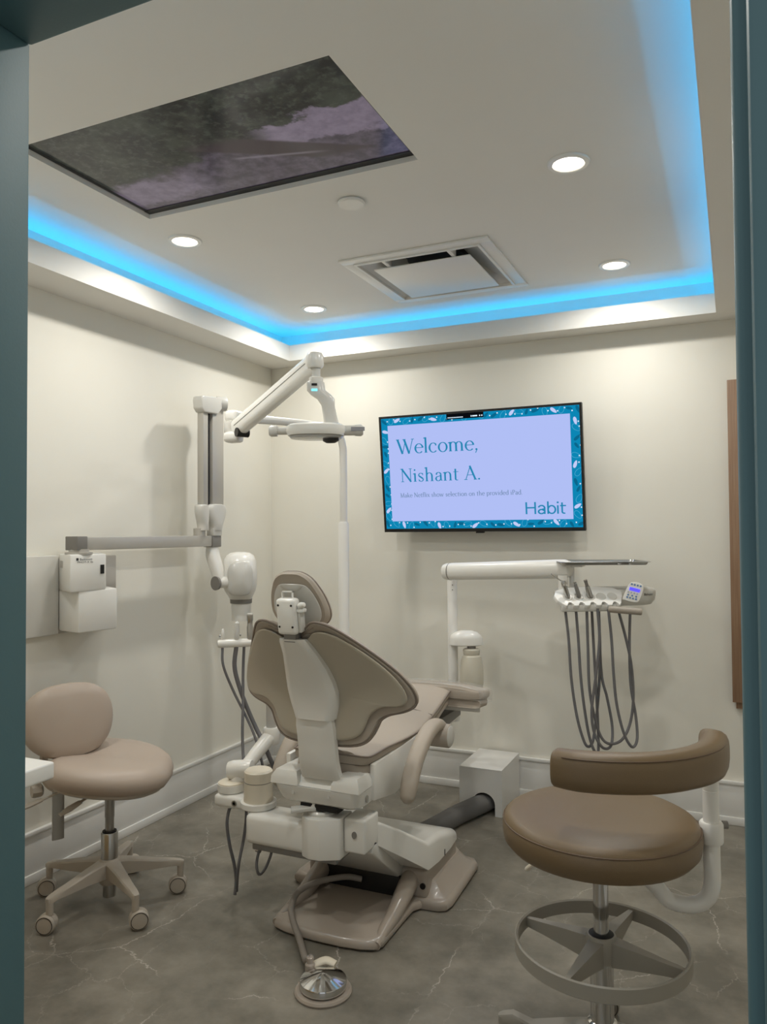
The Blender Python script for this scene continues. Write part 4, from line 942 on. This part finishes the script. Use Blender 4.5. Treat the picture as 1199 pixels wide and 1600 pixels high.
# hoses: long loops hanging from the holder
def hang(name, u, v, spread, zb, r=.0062, back=.03, m2=HOSE):
    p = HW(u, v, -.05)
    q = HW(u+spread*.9, v+back, -.05)
    pts = [p, p+Vector((0, 0, -.10))+du*spread*.04, p+Vector((0, 0, -.28))+du*spread*.10, Vector((p.x, p.y, zb+.16))+du*spread*.18, Vector((p.x, p.y, zb+.05))+du*spread*.30+dv*back*.3, Vector((p.x, p.y, zb))+du*spread*.5+dv*back*.5, Vector((p.x, p.y, zb+.06))+du*spread*.72+dv*back*.7, Vector((p.x, p.y, zb+.2))+du*spread*.80+dv*back*.9, q+Vector((0, 0, -.25)), q]
    bm = B(); tube(bm, pts, r, 10, 8); obj(name, bm, m2, hd_)
def hose_px(pts, r=.0062):
    bm = B(); tube(bm, [dp(*p) for p in pts], r, 10, 8); obj('hose', bm, HOSE, hd_)
D1, D2 = 3.40, 3.46
hose_px([(883, 948, D1), (889, 1000, D1), (893, 1060, D1), (901, 1115, D1), (910, 1150, D1), (918, 1166, D1), (926, 1160, 3.43), (931, 1130, D2), (936, 1080, D2), (938, 1010, D2), (934, 950, D2)])
hose_px([(900, 949, D1), (904, 1000, D1), (908, 1060, D1), (914, 1110, D1), (921, 1150, D1), (929, 1173, D1), (935, 1174, 3.43), (935, 1140, D2), (932, 1080, D2), (928, 1010, D2), (925, 952, D2)])
hose_px([(917, 950, D1), (919, 1010, D1), (921, 1070, D1), (927, 1110, D1), (938, 1148, D1), (952, 1162, D1), (972, 1156, 3.43), (985, 1130, D2), (990, 1090, D2), (987, 1040, D2), (979, 1000, D2), (967, 955, D2)])
hose_px([(934, 951, 3.38), (937, 1000, 3.38), (931, 1060, 3.38), (925, 1110, 3.38), (929, 1145, 3.38), (942, 1168, 3.38), (955, 1165, 3.42), (957, 1135, D2), (949, 1090, D2), (940, 1050, D2), (936, 952, D2)])
hose_px([(951, 952, 3.38), (956, 1000, 3.38), (959, 1050, 3.38), (964, 1100, 3.38), (975, 1145, 3.38), (988, 1167, 3.39), (996, 1155, 3.42), (994, 1120, D2), (986, 1070, D2), (984, 1010, D2), (985, 958, D2)])

# handpieces resting in the holder
def piece(name, c, label, cat, kind):
    n = (hold(c, .05, 1)-hold(c, .05, 0)).normalized(); up = Vector((0, 0, 1)); ax = (n*.25+up*.9-du*.38).normalized()
    o_ = hold(c, .046, .003); t_ = thing(name, label, cat, o_)
    bm = B()
    if kind == 0:
        lathe(bm, [(0, 0), (.0095, 0), (.0105, .01), (.0105, .05), (.012, .054), (.012, .068), (.008, .075), (0, .076)], o_, ax, 18); bd_ = obj('body', bm, STEEL, t_)
        q0 = o_+ax*.072; bm = B(); tube(bm, [q0, q0-du*.02+up*.012, q0-du*.055+up*.036], [.0035, .0028, .0022], 10, 4); obj('nozzle', bm, CHROME, bd_)
        for s_ in (-1, 1):
            bm = B(); lathe(bm, [(0, 0), (.005, 0), (.005, .004), (0, .005)], o_+ax*.058+du*.006*s_-dv*.010, -dv, 10); obj('button', bm, CHROME, bd_)
    elif kind == 1:
        lathe(bm, [(0, 0), (.0085, 0), (.0095, .01), (.0085, .045), (.0075, .047), (.0075, .062), (0, .062)], o_, ax, 18); bd_ = obj('body', bm, DGREY, t_)
        bm = B(); lathe(bm, [(.004, .061), (.0068, .061), (.0068, .069), (.004, .069)], o_, ax, 18); obj('coupling', bm, STEEL, bd_)
    else:
        lathe(bm, [(0, 0), (.012, 0), (.0115, .04), (.010, .05), (0, .05)], o_, ax, 18); bd_ = obj('body', bm, STEEL, t_)
        bm = B(); lathe(bm, [(0, .049), (.0075, .049), (.007, .068), (.008, .070), (.008, .08), (0, .08)], o_, ax, 18); obj('coupling', bm, DGREY, bd_)
    return t_
piece('air_water_syringe', SL[0], 'chrome air water syringe with thin nozzle in the leftmost holder', 'syringe', 0)
piece('handpiece', SL[1], 'slim dark handpiece connector in the second holder from the left', 'handpiece', 1)
piece('handpiece', SL[2], 'steel handpiece connector with dark tip in the middle holder', 'handpiece', 2)

# instrument tray on its stalk
tr = thing('instrument_tray', 'shallow stainless steel tray above the delivery unit', 'tray', dp(945, 878, 3.55))
zt = 1.262
P0, P1 = dp(876, 875, 3.42), dp(1019, 878, 3.40)
ex = Vector((P1.x-P0.x, P1.y-P0.y, 0)); TL = ex.length; ex.normalize(); ey = Vector((-ex.y, ex.x, 0)); TD = .27
TR = lambda u, v, h: Vector((P0.x, P0.y, zt))+ex*u+ey*v+Vector((0, 0, h))
bm = B()
def rr(x0, x1, y0, y1, r, n=5):
    o_ = []
    for cx, cy, s_ in ((x1-r, y1-r, 0), (x0+r, y1-r, 90), (x0+r, y0+r, 180), (x1-r, y0+r, 270)):
        for k in range(n): a = R(s_+90*k/(n-1)); o_.append((cx+r*math.cos(a), cy+r*math.sin(a)))
    return o_
loft(bm, [[TR(u, v, h) for u, v in rr(g_, TL-g_, g_, TD-g_, .02)] for g_, h in ((.016, -.0135), (.012, -.012), (.008, -.001), (.0, .0005), (-.002, -.001), (0, -.0025), (.0095, -.003), (.015, -.015))], False, False)
bm.faces.new([bm.verts.new(TR(u, v, -.0135)) for u, v in rr(.016, TL-.016, .016, TD-.016, .02)]); bm.faces.new([bm.verts.new(TR(u, v, -.015)) for u, v in rr(.015, TL-.015, .015, TD-.015, .02)])
bmesh.ops.remove_doubles(bm, verts=bm.verts, dist=.0005)
obj('pan', bm, STEEL, tr)
bm = B(); lathe(bm, [(0, 0), (.006, .003), (.022, .008), (.03, .006), (.034, 0)], TR(TL*.70, .004, -.006), (0, 0, -1), 20, sy=.5); obj('pouring_lip', bm, CHROME, tr)
bm = B(); s0 = dp(894, 905, 3.52); lathe(bm, [(0, 1.11), (.011, 1.11), (.011, 1.240), (0, 1.240)], (s0.x, s0.y, 0)); obj('tray_stalk', bm, WHITE_M, dl)
bm = B(); box(bm, s0.x-.035, s0.x+.05, s0.y-.03, s0.y+.06, 1.236, 1.2465, .002); obj('tray_rest', bm, WHITE_M, dl)

# ================================================================== assistant column (suction) left of the chair
as_ = thing('suction_unit', 'white assistant suction arm with cup holder and hoses left of the chair', 'dental unit', (-1.62, 2.46, .39))
bm = B(); lathe(bm, [(0, .3925), (.062, .3925), (.066, .396), (.066, .414), (.060, .416), (0, .416)], (-1.615, 2.425, 0)); obj('cup_ring', bm, WHITE, as_)
bm = B(); lathe(bm, [(0, .412), (.054, .412), (.055, .42), (.051, .505), (.052, .508), (.052, .522), (.046, .528), (0, .528)], (-1.615, 2.425, 0), n=32); cup = obj('cup_holder', bm, CREAM, as_)
bm = B(); lathe(bm, [(.0515, .485), (.0528, .485), (.0528, .487), (.0515, .487)], (-1.615, 2.425, 0), n=32); obj('cup_seam', bm, DGREY, cup)
bm = B(); box(bm, -1.80, -1.66, 2.40, 2.47, .376, .420, .012, 3); obj('link_arm', bm, WHITE, as_)
bm = B(); lathe(bm, [(0, .372), (.048, .372), (.05, .38), (.05, .422), (0, .422)], (-1.758, 2.455, 0), n=28); obj('link_hub', bm, WHITE, as_)
bm = B(); lathe(bm, [(0, .424), (.050, .424), (.051, .43), (.051, .452), (0, .452)], (-1.758, 2.455, 0), n=28); obj('hub_band', bm, WHITE, as_)
bm = B(); lathe(bm, [(0, .450), (.049, .450), (.049, .456), (.04, .461), (0, .463)], (-1.758, 2.455, 0), n=28); obj('hub_cap', bm, CREAM, as_)
bm = B(); lathe(bm, [(0, -.002), (.011, -.002), (.011, .004), (.006, .004), (.006, .001), (0, .001)], (-1.705, 2.401, .398), (0, -1, 0)); obj('hub_screw', bm, STEEL, as_)
e0, e1 = at(372, 1213, 'x', -1.73), at(424, 1148, 'x', -1.70)
bm = B(); lathe(bm, [(0, -.048), (.032, -.048), (.036, -.03), (.036, .03), (.032, .045), (0, .048)], e0+Vector((0, .02, .02)), (1, .25, .1), 24); obj('elbow', bm, WHITE, as_)
bm = B(); tube(bm, [(-1.745, 2.465, .445), e0+Vector((0, .02, 0)), e0.lerp(e1, .45), e1], [.026, .027, .026, .030], 16, 6); obj('riser_arm', bm, WHITE, as_)
bm = B(); lathe(bm, [(0, -.035), (.03, -.035), (.034, -.02), (.034, .02), (.03, .03), (0, .034)], e1, n=20); obj('upper_joint', bm, WHITE, as_)
bt = at(415, 1100, 'x', -1.70)
bm = B(); lathe(bm, [(0, e1.z+.02), (.020, e1.z+.02), (.020, .985), (0, .985)], (e1.x, e1.y, 0)); obj('column', bm, mat('grey_column', '#b5b2ac', .35), as_)
g0 = at(341, 1006, 'x', -1.86); g1 = Vector((e1.x, e1.y, g0.z-.0)); gd = (g1-g0).normalized()
bm = B(); tube(bm, [g0-gd*.002, g0+gd*.006, g0.lerp(g1, .5), g1], [.013, .0165, .0165, .0165], 16, 3, smooth=False); hb_ = obj('holder_bar', bm, WHITE, as_)
bm = B(); lathe(bm, [(0, -.003), (.009, -.003), (.009, .001), (0, .001)], g0-gd*.001, -gd, 16); obj('bar_end', bm, DGREY, hb_)
s1, s2, s3 = g0.lerp(g1, .08), g0.lerp(g1, .34), g0.lerp(g1, .60)
def shose(pts, r): 
    bm = B(); tube(bm, pts, r, 10, 8); obj('hose', bm, HOSE, as_)
for s_, r_ in ((s1, .0045), (s2, .0075)):
    pass
def P_(px, py, x): return at(px, py, 'x', x)
shose([s1+Vector((0, 0, -.012)), P_(349, 1040, -1.84), P_(365, 1080, -1.82), P_(385, 1120, -1.78), P_(398, 1150, -1.74), P_(408, 1185, -1.70), P_(412, 1200, -1.69), e1+Vector((.03, -.05, -.16))], .0052)
shose([s2+Vector((0, 0, -.012)), P_(367, 1045, -1.82), P_(380, 1090, -1.80), P_(399, 1135, -1.76), P_(412, 1160, -1.72), P_(419, 1178, -1.70), e1+Vector((.03, -.02, -.13))], .0088)
shose([P_(382, 1000, -1.80), P_(380, 1050, -1.80), P_(380, 1100, -1.79), P_(379, 1150, -1.77), P_(381, 1195, -1.745), P_(384, 1240, -1.72), P_(385, 1275, -1.72), P_(381, 1310, -1.72), P_(374, 1345, -1.72), P_(371, 1370, -1.73), P_(370, 1392, -1.75)], .0058)
shose([(-1.752, 2.452, .38), P_(357, 1270, -1.752), P_(355, 1290, -1.755), P_(359, 1320, -1.755), P_(366, 1350, -1.752), P_(369, 1375, -1.752), P_(367, 1398, -1.752)], .0062)
shose([(-1.585, 2.43, .30), P_(405, 1330, -1.60), P_(401, 1352, -1.60), P_(405, 1366, -1.60), P_(414, 1358, -1.60), P_(422, 1340, -1.59), P_(427, 1322, -1.58), (-1.54, 2.44, .30)], .0052)
bm = B(); tube(bm, [P_(408, 1316, -1.62), P_(403, 1331, -1.62)], .012, 12, smooth=False); obj('hose_plug', bm, BASE_P, as_)
# instruments parked in the holder bar
def suction(c, label, h, r, ring):
    t_ = thing('suction_tip', label, 'suction tip', c+Vector((0, 0, .012)))
    bm = B(); lathe(bm, [(0, .010), (r*.8, .012), (r, .02), (r, h*.6), (r*.75, h*.9), (0, h)], c+Vector((0, 0, .003)), (0.05, 0, 1), 16); b_ = obj('body', bm, WHITE if not ring else GREY_W, t_)
    bm = B(); lathe(bm, [(0, 0), (.004, 0), (.005, .006), (0, .008)], c+Vector((0, 0, .03))+gd*r*(1 if ring else -1), gd*(1 if ring else -1), 10); obj('lever', bm, STEEL, b_)
suction(s1, 'small white suction tip at the left end of the holder bar', .058, .0062, 0)
suction(s2, 'larger grey suction tip standing in the holder bar', .085, .012, 1)
t_ = thing('assistant_syringe', 'steel syringe standing behind the backrest edge under the x-ray cone', 'syringe', s3+Vector((0, 0, .012)))
bm = B(); lathe(bm, [(0, .012), (.012, .014), (.013, .06), (.011, .07), (.011, .085), (.013, .09), (.013, .11), (0, .112)], s3, (0, 0, 1), 16); b_ = obj('body', bm, STEEL, t_)
bm = B(); box(bm, s3.x-.012, s3.x+.012, s3.y-.006, s3.y+.006, s3.z+.108, s3.z+.116, .003); obj('cap', bm, GREY_W, b_)

# ================================================================== foot control
fc = thing('foot_control', 'round polished chrome foot pedal on a grey ring before the chair', 'foot pedal', (-1.165, 2.098, 0))
o_ = Vector((-1.165, 2.098, 0))
bm = B(); lathe(bm, [(0, .0), (.086, .0), (.088, .006), (.084, .012), (0, .013)], o_, n=40); obj('base_ring', bm, BASE_P, fc)
bm = B(); lathe(bm, [(0, .013), (.066, .013), (.071, .018), (.072, .036), (.0705, .039), (.04, .050), (.01, .059), (0, .060)], o_, n=48); obj('pedal_disc', bm, CHROME, fc)
cl_ = o_+Vector((-.072, .045, 0))
bm = B(); lathe(bm, [(0, .010), (.016, .010), (.016, .045), (.011, .05), (.011, .066), (.008, .068), (0, .060)], cl_, n=18); obj('cable_post', bm, BASE_P, fc)
bm = B(); tube(bm, [cl_+Vector((.004, .012, .035)), cl_+Vector((.035, .036, .046)), cl_+Vector((.07, .040, .040))], [1, 1, .8], 14, 5, flat=(.009, .016, (0, 0, 1), 2.4)); obj('toe_lever', bm, CREAM, fc)
bm = B(); tube(bm, [cl_+Vector((0, .004, .062)), at(478, 1500, 'y', 2.20), at(469, 1470, 'y', 2.28), at(458, 1438, 'y', 2.36), at(456, 1415, 'y', 2.42), at(468, 1392, 'y', 2.48), at(500, 1377, 'y', 2.56), at(540, 1370, 'y', 2.63), (CX+.0, 2.662, .085)], .011, 12, 8); obj('cable', bm, mat('grey_cable', '#8a837b', .45), fc)

# ================================================================== junction box and flexible duct
bm = B(); x0, x1, y0, y1, zt_ = -1.275, -1.056, 3.706, YB-.021, .222
pl2 = [(x0, 0), (-1.208, 0)]+[(-1.150+.058*math.cos(R(180-180*k/12)), .055+.055*math.sin(R(180-180*k/12))) for k in range(13)]+[(-1.092, 0), (x1, 0), (x1, zt_), (x0, zt_)]
prism(bm, pl2, lambda u, v, h: (u, h, v), y0, y0+.012)
box(bm, x0, x0+.012, y0+.012, y1, 0, zt_); box(bm, x1-.012, x1, y0+.012, y1, 0, zt_); box(bm, x0, x1, y0, y1, zt_, zt_+.006, .001)
tag(obj('junction_box', bm, BASE_W, None, ((x0+x1)/2, (y0+y1)/2, 0)), 'white floor box against the back wall with an arched opening', 'box')
bm = B(); loops = []
dpth = catmull([(-1.315, 3.175, .048), (-1.295, 3.25, .048), (-1.262, 3.38, .048), (-1.23, 3.52, .049), (-1.19, 3.64, .05), (-1.152, 3.76, .05), (-1.13, 3.87, .05)], 14)
prev = None; nn = len(dpth)
for i, p in enumerate(dpth):
    t_ = (dpth[min(i+1, nn-1)]-dpth[max(i-1, 0)]).normalized(); n_ = Vector((0, 0, 1)); b_ = t_.cross(n_)
    r_ = .046 if i % 2 else .034
    loops.append([p+n_*math.cos(2*math.pi*k/20)*r_+b_*math.sin(2*math.pi*k/20)*r_ for k in range(20)])
loft(bm, loops); tag(obj('flexible_duct', bm, mat('dark_grey_duct', '#73716e', .45), None, (-1.33, 3.18, 0), angle=20), 'dark grey corrugated hose running along the floor into the white box', 'hose')

# ================================================================== stools
def star_base(par, c, angs, R_, zc, zt, m2, axis, r=.034):
    """five tapering legs, each with a stem and a twin-wheel caster whose axle points along axis"""
    for i, a in enumerate(angs):
        d_ = Vector((math.cos(a), math.sin(a), 0)); e_ = Vector((-d_.y, d_.x, 0)); e = c+d_*R_; bm = B(); loops = []
        for f, zt_, dep, w_ in ((.06, zc, .060, .030), (.22, zc-.003, .056, .024), (.45, zc-.012, .044, .020), (.70, zc-.024, .032, .017), (.90, zt+.006, .024, .0145), (1.0, zt, .022, .0135), (1.045, zt-.004, .016, .009)):
            p = c+d_*R_*f
            loops.append([p+e_*x+Vector((0, 0, z)) for x, z in ((-w_, zt_-dep), (-w_*1.05, zt_-.006), (-w_*.8, zt_-.001), (w_*.8, zt_-.001), (w_*1.05, zt_-.006), (w_, zt_-dep))])
        loft(bm, loops); lathe(bm, [(0, r*1.9), (.0125, r*1.9), (.0135, zt-.006), (0, zt-.004)], e, n=14)
        leg = obj('leg', bm, m2, par)
        ax = Matrix.Rotation(R((-12, 14, 4, -16, 9)[i]), 3, 'Z') @ Vector(axis).normalized(); fw = Vector((-ax.y, ax.x, 0))
        o_ = Vector((e.x, e.y, r))+fw*(.012 if i % 2 else -.010)
        bm = B(); lathe(bm, [(0, -.008), (r+.001, -.008), (r+.001, .008), (0, .008)], o_, ax, 22); lathe(bm, [(0, r), (.007, r), (.007, r*1.95), (0, r*1.95)], Vector((e.x, e.y, 0)), n=10); obj('caster_hood', bm, m2, leg)
        for s_ in (-1, 1):
            bm = B(); lathe(bm, [(0, .008), (r, .008), (r, .017), (r-.003, .021), (r-.006, .0215), (0, .0225)], o_, ax*s_, 26); obj('caster_wheel', bm, m2, leg)
        bm = B(); lathe(bm, [(r-.0065, .0212), (r-.0065, .0225), (r-.0045, .0222), (r-.0045, .0208)], o_, ax, 26); obj('wheel_gap', bm, BLACKR, leg)
# -- taupe saddle stool by the left wall
sc = Vector((-2.19, 2.275, 0))
s1_ = thing('operator_stool', 'taupe two-piece padded stool on five casters by the left wall', 'stool', sc)
wheels = [(-2.214, 2.005), (-1.929, 2.144), (-1.983, 2.458), (-2.306, 2.51), (-2.451, 2.225)]
angs = [math.atan2(y-sc.y, x-sc.x) for x, y in wheels]
star_base(s1_, sc, angs, .262, .165, .128, STAR, (.55, -.83, 0))
bm = B(); lathe(bm, [(0, .085), (.034, .075), (.042, .09), (.042, .160), (.033, .168), (0, .168)], sc, n=24); obj('hub', bm, STAR, s1_)
bm = B(); lathe(bm, [(0, .025), (.024, .025), (.024, .09), (0, .09)], sc); obj('lower_tube', bm, STEEL, s1_)
bm = B(); lathe(bm, [(.0, .16), (.031, .16), (.031, .262), (.028, .266), (0, .266)], sc); obj('column_sleeve', bm, STEEL, s1_)
bm = B(); lathe(bm, [(0, .262), (.026, .262), (.026, .270), (0, .270)], sc); obj('column_bush', bm, BLACKR, s1_)
bm = B(); lathe(bm, [(0, .266), (.0165, .266), (.0165, .32), (.018, .322), (.018, .43), (0, .43)], sc); obj('gas_lift', bm, STEEL, s1_)
# seat: wide saddle, front towards the room
F1 = Vector((.82, .30, 0)).normalized(); L1 = Vector((-F1.y, F1.x, 0)); so_ = sc+F1*.0
def saddle(u, v, h): # u forward, v left
    u *= 1.06; v *= 1.08; return so_+F1*u+L1*v+Vector((0, 0, .488+h+.02*abs(v)/.2-.02*(u/.2)))
sx_ = [(.215, 0), (.205, .085), (.165, .155), (.09, .205), (0, .225), (-.09, .215), (-.155, .175), (-.19, .10), (-.20, 0)]
so2 = sx_+[(a, -b) for a, b in sx_[-2:0:-1]]
bm = B(); star(bm, closed_spline(so2, 4), (0, 0), [('bot', -.045), (.045, -.042), (.015, -.030), (.002, -.010), (0, .008), (.006, .028), (.024, .046), (.05, .056), ('top', .062)], saddle, 6); ss = obj('seat', bm, STOOL_T, s1_)
bm = B(); star(bm, closed_spline([(a*.85, b*.85) for a, b in so2], 3), (0, 0), [('bot', -.058), (.02, -.056), (0, -.046), (.002, -.036), ('top', -.036)], saddle, 3); obj('seat_pan', bm, STAR, s1_)
bk = sc-F1*.205+Vector((0, 0, .70))
bk = Vector((-2.335, 2.218, .690)); bn = Vector((.62, -.30, .12)).normalized(); bu_ = Vector((-bn.y, bn.x, 0)).normalized(); bu_ = -bu_ if bu_.x < 0 else bu_; bv = bn.cross(bu_); bv = bv if bv.z > 0 else -bv
BK = lambda u, v, h: bk+bu_*u+bv*v+bn*(h-.9*u*u)
be = [(.172, -.01), (.165, .05), (.135, .098), (.08, .128), (0, .137), (-.08, .128), (-.135, .098), (-.165, .05), (-.172, -.01), (-.155, -.07), (-.115, -.115), (-.06, -.138), (0, -.142), (.06, -.138), (.115, -.115), (.155, -.07)]
bm = B(); star(bm, closed_spline(be, 3), (0, 0), [('bot', -.036), (.03, -.034), (.006, -.024), (0, -.008), (0, .008), (.006, .022), (.03, .034), ('top', .044)], BK, 6); obj('backrest', bm, STOOL_T, s1_)
bb = Vector((-2.395, 2.195, 0))
bm = B(); tube(bm, [(-2.365, 2.19, .24), (-2.365, 2.19, .46)], 1, 12, smooth=False, flat=(.008, .022, (bn.x, bn.y, 0), 4)); obj('back_stem', bm, STEEL, s1_)
bm = B(); tube(bm, [(-2.25, 2.24, .425), (-2.33, 2.205, .425), (-2.39, 2.18, .44), (-2.42, 2.17, .50), (-2.415, 2.175, .60)], 1, 12, 5, flat=(.010, .024, (0, 0, 1), 4)); obj('back_bracket', bm, STAR, s1_)
bm = B(); lathe(bm, [(0, -.02), (.022, -.02), (.026, -.01), (.026, .012), (.018, .02), (0, .02)], (-2.425, 2.145, .428), (bu_.x, bu_.y, 0), 8); obj('back_knob', bm, STAR, s1_)
def paddle(p0, p1, nm):
    bm = B(); d_ = (p1-p0); tube(bm, [p0, p0+d_*.45, p0+d_*.5, p0+d_*.75, p1], [.5, .45, .8, 1.1, .7], 14, 4, flat=(.007, .018, (0, 0, 1), 2.4)); obj(nm, bm, STAR, s1_)
paddle(sc+Vector((-.02, -.03, .43)), Vector((-2.26, 2.10, .375)), 'height_lever'); paddle(Vector((-2.33, 2.19, .43)), Vector((-2.42, 2.05, .385)), 'tilt_lever')

# -- brown stool with foot ring and body support
tc_ = Vector((-.331, 2.075, 0))
s2_ = thing('assistant_stool', 'brown vinyl stool with curved arm pad and foot ring at right', 'stool', tc_)
a_ = math.atan2(-.72, -.69)
ang2 = [R(189)+k*R(90) for k in range(4)]
STAR2 = mat('grey_nylon', '#989388', .45)
star_base(s2_, tc_, ang2, .255, .130, .118, STAR2, (.5, -.86, 0))
bm = B(); lathe(bm, [(0, .06), (.035, .06), (.046, .07), (.046, .125), (.038, .132), (0, .133)], tc_); obj('hub', bm, STAR2, s2_)
bm = B(); lathe(bm, [(.0, .13), (.037, .13), (.037, .137), (.030, .141), (.030, .30), (0, .30)], tc_); obj('column_sleeve', bm, CHROME, s2_)
bm = B(); lathe(bm, [(0, .30), (.026, .30), (.030, .345), (.034, .350), (.034, .358), (.024, .362), (0, .362)], tc_); obj('column_bush', bm, BLACKR, s2_)
bm = B(); lathe(bm, [(0, .36), (.0195, .36), (.0195, .585), (0, .585)], tc_); obj('gas_lift', bm, CHROME, s2_)
RR = .220; zr = .325
bm = B(); n_ = 64
loft(bm, [[tc_+Vector((math.cos(2*math.pi*k/n_)*r_, math.sin(2*math.pi*k/n_)*r_, z_)) for k in range(n_)] for r_, z_ in ((RR-.008, zr-.017), (RR-.003, zr-.020), (RR+.001, zr-.017), (RR+.001, zr+.017), (RR-.003, zr+.020), (RR-.008, zr+.017), (RR-.008, zr-.017))], False, False); bmesh.ops.remove_doubles(bm, verts=bm.verts, dist=.0004)
ring = obj('foot_ring', bm, STAR2, s2_)
bm = B(); lathe(bm, [(.0300, zr-.035), (.040, zr-.03), (.042, zr+.02), (.036, zr+.033), (.031, zr+.034), (.0300, zr-.035)], tc_); obj('ring_hub', bm, STAR2, ring)
for k in range(4):
    a = R(24.4+52+90*k); d_ = Vector((math.cos(a), math.sin(a), 0)); e_ = Vector((-d_.y, d_.x, 0)); bm = B()
    loft(bm, [[tc_+d_*x+e_*s_*w_+Vector((0, 0, zr+z_)) for s_, z_ in ((-1, t0), (1, t0), (1, t1), (-1, t1))] for x, w_, t0, t1 in ((.034, .020, -.035, .026), (.09, .015, -.026, .022), (.16, .010, -.016, .016), (RR-.006, .006, -.010, .012))])
    obj('spoke', bm, STAR2, ring)
bm = B(); lathe(bm, [(0, .578), (.20, .578), (.232, .584), (.246, .600), (.250, .625), (.248, .645), (.240, .659), (.225, .667), (.17, .674), (.09, .676), (0, .674)], tc_, n=56); st2 = obj('seat', bm, BROWN, s2_)
bm = B(); pts = [tc_+Vector((.2465*math.cos(2*math.pi*k/48), .2465*math.sin(2*math.pi*k/48), .649)) for k in range(49)]; tube(bm, pts, .0022, 6, 1); obj('seat_seam', bm, BROWN_D, st2)
bm = B(); lathe(bm, [(0, .560), (.13, .560), (.14, .567), (.14, .579), (0, .579)], tc_); obj('seat_plate', bm, STAR, s2_)
bm = B(); p0 = tc_+Vector((-.10, .06, .562)); p1 = at(826, 1356, 'y', 2.16); tube(bm, [p0, p0.lerp(p1, .6), p1], [.5, .7, 1], 12, 4, flat=(.007, .020, (0, 0, 1), 2.4)); obj('height_lever', bm, CREAM, s2_)
# support post: from under the seat, round and up at the right
pc = dp(1112, 1300, 1.95); px_, py_ = pc.x, pc.y
bm = B(); tube(bm, [tc_+Vector((.04, .01, .560)), tc_+Vector((.08, .02, .535)), tc_+Vector((.13, .04, .49)), Vector((px_-.10, py_-.01, .452)), Vector((px_-.045, py_-.005, .450)), Vector((px_-.012, py_, .472)), Vector((px_, py_, .51)), Vector((px_, py_, .56)), Vector((px_, py_, .63))], .0205, 16, 8); obj('support_tube', bm, WHITE_M, s2_)
bm = B(); lathe(bm, [(.0, .612), (.027, .612), (.029, .616), (.029, .660), (.026, .664), (0, .664)], (px_, py_, 0)); cl2 = obj('clamp_collar', bm, WHITE_M, s2_)
bm = B(); lathe(bm, [(0, 0), (.010, 0), (.010, .012), (0, .014)], (px_+.026, py_+.01, .656), (.9, .3, 0), 14); obj('clamp_screw', bm, DGREY, cl2)
bm = B(); lathe(bm, [(0, .66), (.0195, .66), (.0195, .742), (.0185, .743), (.0185, .745), (.0195, .746), (.0195, .83), (0, .83)], (px_, py_, 0)); obj('support_post', bm, WHITE_M, s2_)
path = [dp(870, 1195, 1.84), dp(905, 1198, 1.81), dp(960, 1200, 1.79), dp(1020, 1198, 1.79), dp(1072, 1192, 1.82), dp(1108, 1182, 1.88), dp(1116, 1174, 1.97), dp(1108, 1168, 2.05)]
path = [Vector((p.x, p.y, .838)) for p in path]
bm = B(); tube(bm, [path[0]-(path[1]-path[0]).normalized()*.006]+path, [.6, .94, 1, 1, 1, 1, 1.05, 1.1, .75], 24, 6, flat=(.046, .034, (0, 0, 1), 3.2)); pd = obj('support_pad', bm, BROWN, s2_)
cm = catmull(path, 6)
bm = B(); pts = []
for i, p in enumerate(cm):
    t_ = (cm[min(i+1, len(cm)-1)]-cm[max(i-1, 0)]).normalized(); o2 = t_.cross(Vector((0, 0, 1))).normalized(); pts.append(p+o2*.030+Vector((0, 0, .034)))
tube(bm, pts[3:-4], .0016, 6, 1); obj('pad_seam', bm, BROWN_D, pd)

# ================================================================== cabinet by the door and walnut panel
cb = thing('drawer_cabinet', 'pale oak drawer cabinet beside the doorway, seen edge on', 'cabinet', (-2.03, 1.0, 0))
XE = -1.462
bm = B(); box(bm, XL+.022, XE, YF+.004, 1.225, .0, .83, .002); obj('carcass', bm, OAK, cb)
bm = B(); box(bm, XL+.003, XE, YF+.004, 1.24, .83, .862, .001); obj('apron', bm, BASE_W, cb)
zz = [.012, .20, .375, .545, .715, .828]
for a, b in zip(zz, zz[1:]):
    for x0, x1 in ((XE-.56, XE), (XL+.024, XE-.564)):
        bm = B(); box(bm, x0, x1, 1.226, 1.247, a+.002, b-.002, .001); obj('drawer_front', bm, OAK, cb)
bm = B(); box(bm, XL+.003, -1.372, YF+.004, 1.262, .8625, .9, .006, 3); tag(obj('countertop', bm, QUARTZ, None, (-2.0, 1.0, .86)), 'white stone countertop corner beside the left door jamb', 'countertop')
wp = thing('walnut_wall_panel', 'tall walnut wood panel on the back wall, partly behind the right door edge', 'panel', (.12, YB, .55))
pz0, pz1, pzb = at(1141, 1095, 'y', YB-.02).z, at(1141, 595, 'y', YB-.02).z, at(1146, 1106, 'y', YB-.02).z
bm = B(); box(bm, -.005, .30, YB-.03, YB, pzb, pz1-.005, .002); obj('carcass', bm, WALNUT, wp)
bm = B(); box(bm, -.020, .30, YB-.05, YB-.031, pz0, pz1, .002); obj('front_board', bm, WALNUT, wp)
